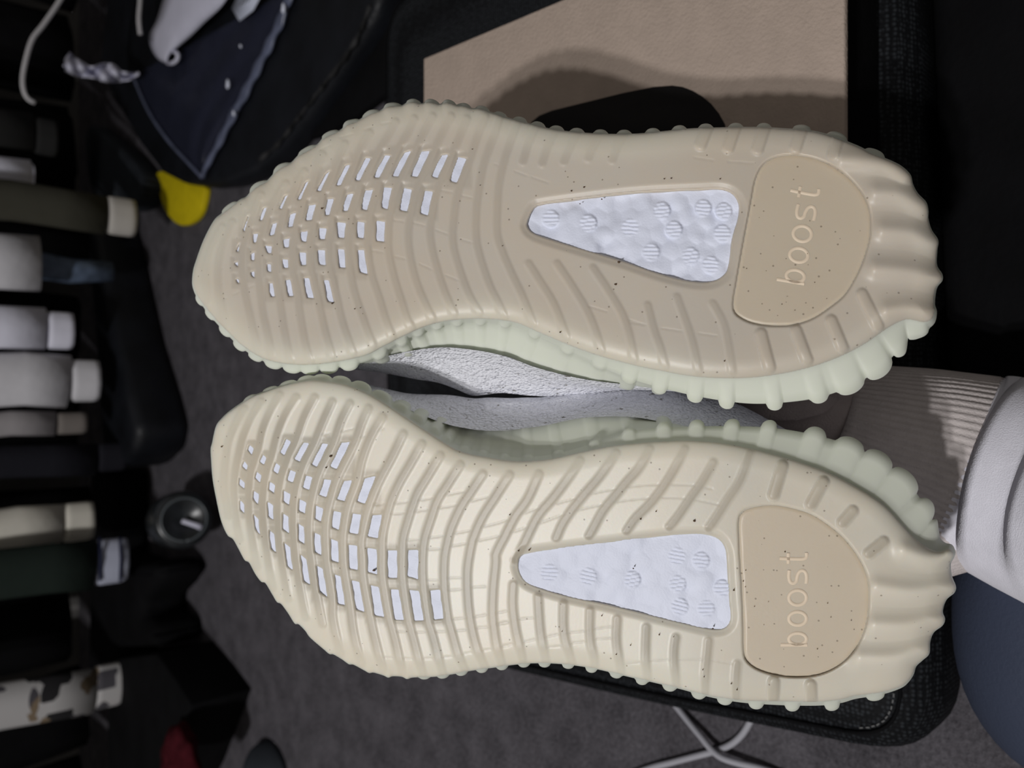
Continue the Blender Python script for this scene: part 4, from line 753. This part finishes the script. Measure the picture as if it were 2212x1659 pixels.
# ------------------------------------------------------------------ white cables on the carpet
def floor_curve(pts, z): return [at_height(x, y, z) for x, y in crom(pts, False, 10.0)]
cab = [(1440,1500),(1483,1548),(1520,1585),(1560,1625),(1600,1643),(1650,1659),(1730,1690),(1850,1730)]
cp = floor_curve(cab, 0.0035)
for i, p in enumerate(cp):
    dd = math.hypot(cab[3][0] - (1106 + 0), 0)
    p[2] += 0.007 * math.exp(-((p[0] - at_height(1560, 1625, 0)[0]) ** 2 + (p[1] - at_height(1560, 1625, 0)[1]) ** 2) / 0.0012)
tag(tube('cable', cp, 0.0027, M['cable'], None, 12), 'white cable on the carpet that lies over the other one', 'cable', 'white cables by the cushion')
cab2 = [(1640,1520),(1613,1572),(1595,1595),(1575,1610),(1545,1622),(1500,1634),(1450,1647),(1395,1662),(1300,1700)]
tag(tube('cable.001', floor_curve(cab2, 0.0035), 0.0027, M['cable'], None, 12), 'white curved cable on the carpet passing under the other one', 'cable', 'white cables by the cushion')

# ------------------------------------------------------------------ black leather bag with wrapping lying on it
BT = 0.042
bagp = [(215,150),(250,225),(300,312),(345,372),(390,395),(440,402),(490,397),(545,376),(600,325),(650,265),(720,165),(790,62),(815,10),(830,-90),(640,-330),(420,-420),(250,-250)]
bagp = [at_height(x, y, BT) for x, y in bagp]
bag = empty('leather_bag', Vector(np.mean(bagp, 0) * np.array([1, 1, 0])), 'flat black leather bag with worn seam lying on the carpet', 'bag')
prism('bag_body', [(p[0], p[1]) for p in bagp], 0.0, BT, M['blackshine'], bag, 0.014, 5)
sp_ = [at_height(x, y, 0.016) for x, y in [(500,398),(560,372),(612,330),(650,302),(690,292),(760,255),(835,196),(856,60),(850,-90),(760,-60),(700,120),(600,280)]]
prism('side_flap', [(p[0], p[1]) for p in sp_][::-1], 0.001, 0.016, M['black'], bag, 0.004, 2)
wp = [at_height(x, y, BT + 0.001) for x, y in crom([(800,10),(775,75),(740,130),(690,195),(640,260),(600,312),(560,345)], False, 8.0)]
M['wear'] = simple('worn_seam', rgb(40, 40, 41), 0.9, 0.1, 1.0, 60)
tube('worn_seam', wp, 0.0035, M['wear'], bag, 8, flat=[(0.0035 + 0.002 * math.sin(i * 1.3), 0.002) for i in range(len(wp))])
# clear wrapping
def film_mat():
    mt = bpy.data.materials.new('clear_film'); nt, b = nodes(mt)
    b.inputs['Base Color'].default_value = (0.09, 0.10, 0.19, 1); b.inputs['Roughness'].default_value = 0.2
    b.inputs['Alpha'].default_value = 0.10; b.inputs['Specular IOR Level'].default_value = 0.9
    tc = nt.nodes.new('ShaderNodeTexCoord'); n = N(nt, 'ShaderNodeTexNoise', Scale=26.0, Detail=4.0); nt.links.new(tc.outputs['Object'], n.inputs['Vector'])
    bp = N(nt, 'ShaderNodeBump', Strength=0.6, Distance=0.01); nt.links.new(n.outputs['Fac'], bp.inputs['Height']); nt.links.new(bp.outputs['Normal'], b.inputs['Normal'])
    return mt
M['film'] = film_mat()
M['filmfold'] = simple('folded_film', rgb(92, 98, 120), 0.3, 0.6, 0.3, 30, 0.5, 60)
fr = empty('plastic_wrapper', Vector(at_height(440, 200, BT)), 'clear plastic wrapper with a folded edge lying on the black bag', 'wrapper')
fa = np.array([(285,165),(325,250),(385,330),(438,382)]); fb = np.array([(330,-40),(620,-30),(590,90),(540,215)])
fb = np.array([(640,-30),(605,60),(540,200),(445,372)])
V_, F_ = [], []
nu, nvv = 24, 18
ea, eb = crom(fa, False, 3.0), crom(fb, False, 3.0)
for i in range(nu):
    a = ea[int(i * (len(ea) - 1) / (nu - 1))]; b = eb[int(i * (len(eb) - 1) / (nu - 1))]
    for j in range(nvv):
        t = j / (nvv - 1); q = a + (b - a) * t
        V_.append(at_height(q[0], q[1], BT + 0.005 + 0.004 * math.sin(i * 0.7 + j * 0.9) * math.sin(math.pi * t) + 0.004 * math.sin(math.pi * t)))
for i in range(nu - 1):
    for j in range(nvv - 1): F_.append((i * nvv + j, (i + 1) * nvv + j, (i + 1) * nvv + j + 1, i * nvv + j + 1))
fo = mesh_obj('film', V_, F_, M['film'], fr)
so = fo.modifiers.new('gauge', 'SOLIDIFY'); so.thickness = 0.0004
fe = [at_height(x, y, BT + 0.008) for x, y in crom([(628,-20),(612,30),(585,90),(560,140),(530,200),(500,255),(470,315),(445,362),(438,384)], False, 8.0)]
tube('folded_edge', fe, 0.008, M['filmfold'], fr, 10, flat=[(0.013 * (0.75 + 0.25 * math.sin(i * 0.9)) * (1 - 0.75 * (i / len(fe)) ** 6), 0.004) for i in range(len(fe))])
fe = [at_height(x, y, BT + 0.007) for x, y in crom([(288,168),(320,240),(360,300),(400,345),(436,383)], False, 8.0)]
tube('folded_edge', fe, 0.003, M['filmfold'], fr, 8, flat=[(0.0035, 0.002)] * len(fe))
for (x, y, w) in ((492, 182, 14), (612, 18, 13), (505, 245, 8), (520, 100, 5)):  # small white lumps at the brighter blotches of the film
    c = at_height(x, y, BT + 0.016); blob('white_lump', c, (w * 0.00055, w * 0.00032, 0.002), M['foam'], fr, seg=12, lump=0.25)
# white strap curling at its end
M['whitecloth'] = simple('white_cloth', rgb(205, 205, 222), 0.8, 0.2, 0.04, 30)
def ribbon(name, L_, R_, zf, mat, parent=None, thick=0.003, n=26, k=7):
    a = crom(L_, False, 3.0); b = crom(R_, False, 3.0); V_, F_ = [], []
    for i in range(n):
        p = a[int(i * (len(a) - 1) / (n - 1))]; q = b[int(i * (len(b) - 1) / (n - 1))]
        for j in range(k):
            w = p + (q - p) * j / (k - 1); V_.append(at_height(w[0], w[1], zf(i / (n - 1), j / (k - 1))))
    for i in range(n - 1):
        for j in range(k - 1): F_.append((i * k + j, (i + 1) * k + j, (i + 1) * k + j + 1, i * k + j + 1))
    o = mesh_obj(name, V_, F_, mat, parent); s = o.modifiers.new('thick', 'SOLIDIFY'); s.thickness = thick; return o
wsx = ribbon('white_strap', [(372,-60),(352,0),(338,45),(322,78),(327,105),(342,128),(362,138)], [(520,-60),(480,10),(440,50),(405,85),(380,108),(366,122),(364,134)], lambda t, s: BT + 0.03 - 0.012 * t + 0.012 * math.sin(math.pi * s), M['whitecloth'], None)
tag(wsx, 'broad white cloth strap with curled end lying over the clear wrapper', 'strap')
curl = [at_height(x, y, BT + 0.022) for x, y in crom([(362,136),(374,136),(383,128),(384,116),(376,112)], False, 3.0)]
tube('curled_end', curl, 0.0035, M['whitecloth'], wsx, 10)
M['labelwhite'] = simple('white_tag_paper', rgb(196, 202, 220), 0.7, 0.2)
tg = prism('paper_tag', [tuple(at_height(x, y, BT + 0.02)[:2]) for x, y in [(500,18),(516,45),(545,22),(570,-25),(520,-30)]][::-1], BT + 0.018, BT + 0.0195, M['labelwhite'], None, 0)
tag(tg, 'small white paper tag with grey lines on the wrapper corner', 'tag')
for k in range(3):
    a = at_height(519 + k * 8, 12 - k * 4, BT + 0.0199); b = at_height(528 + k * 8, -4 - k * 4, BT + 0.0199)
    tube('printed_line', [a, b], 0.0007, M['wear'], tg, 6)
ca = crom([(150,112),(160,122),(178,135),(198,143),(222,136),(245,140),(265,154),(285,157),(300,155)], False, 3.0); cb = crom([(136,142),(146,156),(172,166),(204,170),(232,178),(256,177),(280,174),(296,164),(301,158)], False, 3.0)
V_, F_ = [], []
for i in range(44):
    p = ca[int(i * (len(ca) - 1) / 43)]; q = cb[int(i * (len(cb) - 1) / 43)]
    for j in range(11):
        w = p + (q - p) * j / 10; t = i / 43; V_.append(at_y(w[0], w[1], 1.60 + 0.016 * math.sin(13 * t + 5 * j / 10) + 0.010 * math.sin(29 * t - 7 * j / 10)))
for i in range(43):
    for j in range(10): F_.append((i * 11 + j, (i + 1) * 11 + j, (i + 1) * 11 + j + 1, i * 11 + j + 1))
cr_ = mesh_obj('crumpled_ribbon', V_, F_, M['whitecloth'])
so = cr_.modifiers.new('thick', 'SOLIDIFY'); so.thickness = 0.002
tag(cr_, 'crumpled white ribbon lying between the hanging clothes and black bag', 'ribbon')

# ------------------------------------------------------------------ other things on the carpet
yp = [at_height(x, y, 0.012) for x, y in crom([(338,372),(343,415),(356,455),(378,482),(396,487),(417,478),(433,455),(443,408),(438,398),(400,388),(352,370)], True, 12.0)]
yo = prism('yellow_mat', [(p[0], p[1]) for p in yp], 0.0, 0.012, M['yellow'], None, 0.003, 2)
tag(yo, 'yellow oval foam piece sticking out from under the black bag', 'foam piece')
M['darkgrey'] = simple('dark_grey_cloth', rgb(46, 50, 56), 0.8, 0.15, 0.2, 14, 0.3, 120)
pp = [at_height(x, y, 0.05) for x, y in crom([(190,268),(216,285),(255,318),(292,362),(306,398),(292,436),(270,452),(215,438),(192,400),(182,320)], True, 14.0)]
po = prism('pouch', [(p[0], p[1]) for p in pp], 0.0, 0.05, M['darkgrey'], None, 0.012, 4)
tag(po, 'dark grey cloth pouch on the carpet behind the yellow piece', 'pouch')
def heap(name, px, hgt, label, cat, mat, bev=0.02):
    p = [at_height(x, y, 0.0) for x, y in px]; o = prism(name, [(q[0], q[1]) for q in p], 0.0, hgt, mat, None, bev, 4); return tag(o, label, cat)
heap('storage_bag', [(300,478),(318,545),(338,640),(362,745),(395,850),(414,922),(404,972),(372,1003),(335,1005),(325,900),(310,700),(295,560)], 0.10, 'low black storage bag under the white hanging sleeves', 'bag', M['blackshine'], 0.02)
heap('gym_bag', [(325,1010),(325,1188),(380,1205),(440,1200),(456,1227),(428,1264),(407,1285),(409,1313),(440,1331),(443,1376),(346,1380),(340,1452),(284,1445),(288,1010)], 0.09, 'black cloth bag behind the round glass bottle', 'bag', M['black'], 0.02)
heap('storage_box', [(461,1384),(504,1433),(545,1488),(523,1545),(486,1642),(440,1730),(350,1730),(345,1560),(350,1400)], 0.10, 'black angular storage box at the foot of the patterned sleeve', 'box', M['black'], 0.004)
# bottle seen from its round base
M['bottle'] = simple('dark_bottle_glass', rgb(34, 37, 40), 0.32, 0.5, 0.5, 30)
M['bottlehi'] = simple('grey_label', rgb(88, 94, 98), 0.35, 0.5)
bc = at_depth(398, 1122, 1.30); bdir = -(bc - CAM); bdir[2] *= 0.55; bdir /= np.linalg.norm(bdir)
bot = empty('bottle', Vector((bc[0], bc[1], 0.0)), 'dark glass bottle lying with its round base toward the view', 'bottle')
prof = [(0.0, -0.012), (0.012, -0.010), (0.022, -0.004), (0.030, 0.000), (0.037, 0.002), (0.043, 0.0), (0.047, -0.006), (0.049, -0.016), (0.049, -0.06), (0.0485, -0.10), (0.045, -0.125), (0.03, -0.15), (0.016, -0.17), (0.015, -0.21), (0.0, -0.212)]
ax = np.cross(bdir, (0, 0, 1)); ax /= np.linalg.norm(ax); ay = np.cross(ax, bdir); V_, F_ = [], []
for r, z in prof:
    for k in range(40):
        t = 2 * math.pi * k / 40; V_.append(bc + bdir * z + ax * r * math.cos(t) + ay * r * math.sin(t))
for i in range(len(prof) - 1):
    for k in range(40): F_.append((i * 40 + k, i * 40 + (k + 1) % 40, (i + 1) * 40 + (k + 1) % 40, (i + 1) * 40 + k))
mesh_obj('glass_body', V_, F_, M['bottle'], bot)
rg = [bc + bdir * 0.002 + ax * 0.036 * math.cos(t) + ay * 0.036 * math.sin(t) for t in np.linspace(0, 2 * math.pi, 41)]
tube('base_ring', rg, 0.0018, M['bottlehi'], bot, 8)
# glass reflection, put on the base as a white bead
tube('glint_bead', [bc + bdir * 0.001 + ax * x + ay * y for x, y in ((0.002, 0.004), (0.012, -0.018), (0.016, -0.026))], [0.0035, 0.0045, 0.006], M['whitecloth'], bot, 12)
M['red'] = simple('dark_red_cloth', rgb(58, 18, 24), 0.95, 0.05, 0.4, 60, 0.8, 180)
rc = at_height(372, 1646, 0.135); r_o = blob('red_glove', (rc[0], rc[1], 0.100 + 0.022), (0.052, 0.055, 0.022), M['red'], seg=36, lump=0.12, flatz=0.101)
tag(r_o, 'dark red woolly glove lying on the black angular box', 'glove')
dc = at_height(590, 1668, 0.0); d_o = blob('black_cap', (dc[0], dc[1], 0.0), (0.05, 0.055, 0.045), M['darkgrey'], seg=32, flatz=0.0)
tag(d_o, 'dark rounded cap on the bare carpet near the black box', 'cap')
# thin white cord hanging among the black coats
YC = 1.52
M['cord'] = simple('pale_cord', rgb(180, 178, 180), 0.8, 0.1, 0.05, 60)
def hang_cord(name, pts, label):
    q = [at_y(x, y, YC) for x, y in crom(pts, False, 8.0)]; return tag(tube(name, q, 0.0040, M['cord'], None, 8), label, 'cord', 'pale drawstrings among the black coats')
hang_cord('drawstring', [(160,-60),(130,0),(95,52),(70,85),(56,130),(49,170),(52,198),(62,215),(76,222)], 'pale drawstring with a long curve hanging among the black coats')
hang_cord('drawstring.001', [(303,-60),(303,0),(300,40),(303,75)], 'short straight pale drawstring above the broad white strap')

# ------------------------------------------------------------------ hanging clothes
RAILZ = 1.22
rail = empty('clothes_rail', Vector((0, 1.78, 0)), 'black metal clothes rail holding the hanging garments', 'rail')
M['metal'] = simple('black_metal', rgb(20, 20, 22), 0.4, 0.5)
for yy in (1.60, 1.95):
    tube('rod', [(-1.40, yy, RAILZ), (1.40, yy, RAILZ)], 0.012, M['metal'], rail, 12)
    for sx in (-1.37, 1.37): tube('post', [(sx, yy, 0.0), (sx, yy, RAILZ)], 0.012, M['metal'], rail, 12)
def tcloth(c, nz=0.06): return simple('garment_cloth', c, 0.9, 0.1, nz, 18, 0.35, 60)
def sleeve(name, label, cat, top_y, bot_y, end_px, mat, cuffmat=None, cuff_px=None, Y=1.60, cuff_shrink=0.92, body=True, lean=0.0, taper=None, gap=0.004, group='garments on the clothes rail'):
    """a hanging sleeve or trouser leg whose lower end shows at end_px, spanning rows top_y..bot_y"""
    a = at_y(end_px, top_y, Y); b = at_y(end_px, bot_y, Y); cx = 0.5 * (a[0] + b[0]); hw = abs(a[0] - b[0]) / 2; zb = 0.5 * (a[2] + b[2])
    root = empty(name, Vector((cx, Y, zb)), label, cat, group)
    zc = zb
    th = min(0.024, hw * 0.6)
    if cuffmat is not None:
        zc = 0.5 * (at_y(cuff_px, top_y, Y)[2] + at_y(cuff_px, bot_y, Y)[2])
        n = 6; pts = [(cx + lean * (z - zb), Y, z) for z in np.linspace(zb, zc - gap, n)]
        tube('cuff', pts, 0, cuffmat, root, 28, flat=[(hw * cuff_shrink * (0.96 if i in (0, n - 1) else 1.0), th * 0.9) for i in range(n)], upv=(0, 1, 0), wob=lambda an, i: 1 + 0.02 * math.cos(9 * an))
    n = 16; zs = np.linspace(zc, RAILZ + 0.012, n); pts = [(cx + lean * (z - zb) + 0.004 * math.sin(z * 30), Y, z) for z in zs]
    fl = [(hw * (1.0 if taper is None else np.interp(z, [zb, zb + 0.12], [taper, 1.0])) , th) for z in zs]
    tube('sleeve', pts, 0, mat, root, 28, flat=fl, upv=(0, 1, 0), wob=lambda an, i: 1 + 0.05 * math.sin(3 * an + i * 1.1) + 0.03 * math.sin(5 * an - i * 0.8))
    return root
W_ = tcloth(rgb(226, 226, 240)); W2 = tcloth(rgb(212, 211, 216)); CR = tcloth(rgb(212, 208, 197)); OL = tcloth(rgb(66, 65, 57)); CH = tcloth(rgb(32, 32, 38)); GR = tcloth(rgb(36, 44, 40)); OG = tcloth(rgb(186, 182, 176))
sleeve('shirt', 'white garment end with a crease, first one beside the black bag', 'shirt', 352, 415, 68, W_, W_, 66, 1.60)
sleeve('shirt.001', 'white inner cuff poking out left of the olive trouser leg', 'shirt', 418, 486, 80, W_, None, None, 1.655)
sleeve('trousers', 'olive grey trouser leg with a pale turned hem', 'trousers', 432, 512, 290, OL, OG, 226, 1.54, 1.0)
sleeve('shirt.002', 'pale grey wide sleeve hanging between olive trousers and white sleeve', 'shirt', 516, 632, 84, W2, None, None, 1.60)
sleeve('sweatshirt', 'white sleeve with short white cuff above the wide pale sleeve', 'sweatshirt', 672, 758, 156, W_, W_, 96, 1.60)
sleeve('sweatshirt.001', 'widest pale grey sleeve with a ribbed cuff, among hanging clothes', 'sweatshirt', 768, 876, 212, W2, W2, 146, 1.60, 0.82)
sleeve('sweatshirt.002', 'narrow grey sleeve hanging close against the widest pale one', 'sweatshirt', 888, 938, 186, tcloth(rgb(158, 154, 156)), tcloth(rgb(120, 114, 110)), 118, 1.60)
sleeve('sweatshirt.003', 'charcoal sleeve with dark cuff next to the narrow grey one', 'sweatshirt', 952, 1018, 272, CH, CH, 205, 1.60)
sleeve('jumper', 'short cream sleeve with folded cuff above the dark green one', 'jumper', 1082, 1164, 200, CR, CR, 132, 1.60, 1.0, taper=1.0)
SHEEN = simple('painted_sheen', rgb(92, 106, 128), 0.4, 0.5, 0.5, 40)  # sheen of a black garment, put in as a pale blue piece
sleeve('sheen_patch', 'small pale blue patch painting the sheen on a black garment, between the wide pale sleeve and the dark bag', 'top', 560, 618, 242, SHEEN, None, None, 1.66, taper=0.7)
DG = tcloth(rgb(40, 40, 40)); sleeve('jumper.001', 'dark grey sleeve nearest the curved drawstring', 'jumper', 262, 340, 122, DG, DG, 70, 1.60, 1.0)
gj = sleeve('jacket', 'dark green sleeve with a white striped cuff', 'jacket', 1158, 1258, 272, GR, tcloth(rgb(182, 186, 204)), 202, 1.54, 0.95, lean=0.02)
M['navy'] = simple('navy_stripe', rgb(36, 40, 62), 0.9, 0.1)
for pxs in (214, 258):
    a = at_y(pxs, 1160, 1.525); b = at_y(pxs, 1254, 1.525)
    tube('stripe', [(a[0], 1.514 + 0.006, a[2]), (0.5 * (a[0] + b[0]), 1.514, 0.5 * (a[2] + b[2])), (b[0], 1.514 + 0.006, b[2])], 0.0028, M['navy'], gj, 8)
def camo():
    mt = bpy.data.materials.new('patterned_cloth'); nt, b = nodes(mt); tc = nt.nodes.new('ShaderNodeTexCoord')
    v = N(nt, 'ShaderNodeTexVoronoi', Scale=26.0); v.distance = 'CHEBYCHEV'; nt.links.new(tc.outputs['Object'], v.inputs['Vector'])
    sp = nt.nodes.new('ShaderNodeSeparateColor'); nt.links.new(v.outputs['Color'], sp.inputs[0])
    r = nt.nodes.new('ShaderNodeValToRGB'); r.color_ramp.interpolation = 'CONSTANT'; nt.links.new(sp.outputs[0], r.inputs['Fac'])
    e = r.color_ramp.elements; e[0].color = rgb(178, 176, 176); e[1].position = 0.5; e[1].color = rgb(70, 68, 74)
    for p, c in ((0.72, rgb(120, 104, 84)), (0.86, rgb(26, 25, 28))):
        x = e.new(p); x.color = c
    nt.links.new(r.outputs['Color'], b.inputs['Base Color']); b.inputs['Roughness'].default_value = 0.9; return mt
CM = camo()
sleeve('shirt.003', 'grey and white patterned sleeve hanging by the black angular box', 'shirt', 1428, 1520, 264, CM, CM, 200, 1.60, 1.0, lean=0.04)
# black coats filling the rail
xs_ = np.linspace(-1.155, 1.155, 12)
for i, x in enumerate(xs_):
    nm = 'coat' if i == 0 else 'coat.%03d' % i
    c = empty(nm, Vector((x, 1.95, 0.1)), 'long black coat in the dark row behind the pale sleeves', 'coat', 'black coats on the clothes rail')
    n = 14; zb = 0.06 + 0.05 * random.random(); zs = np.linspace(zb, RAILZ - 0.02, n)
    tube('coat_body', [(x + 0.01 * math.sin(z * 9 + i), 1.95, z) for z in zs], 0, M['black'], c, 28, flat=[(np.interp(z, [0, 1.0, 1.2], [0.090, 0.085, 0.03]), np.interp(z, [0, 1.2], [0.05, 0.03])) for z in zs], upv=(0, 1, 0), wob=lambda an, k: 1 + 0.06 * math.sin(6 * an + i) + 0.03 * math.sin(9 * an + k))
    tube('hook', [(x, 1.95, RAILZ - 0.06), (x, 1.95, RAILZ + 0.015)], 0.003, M['metal'], c, 6)
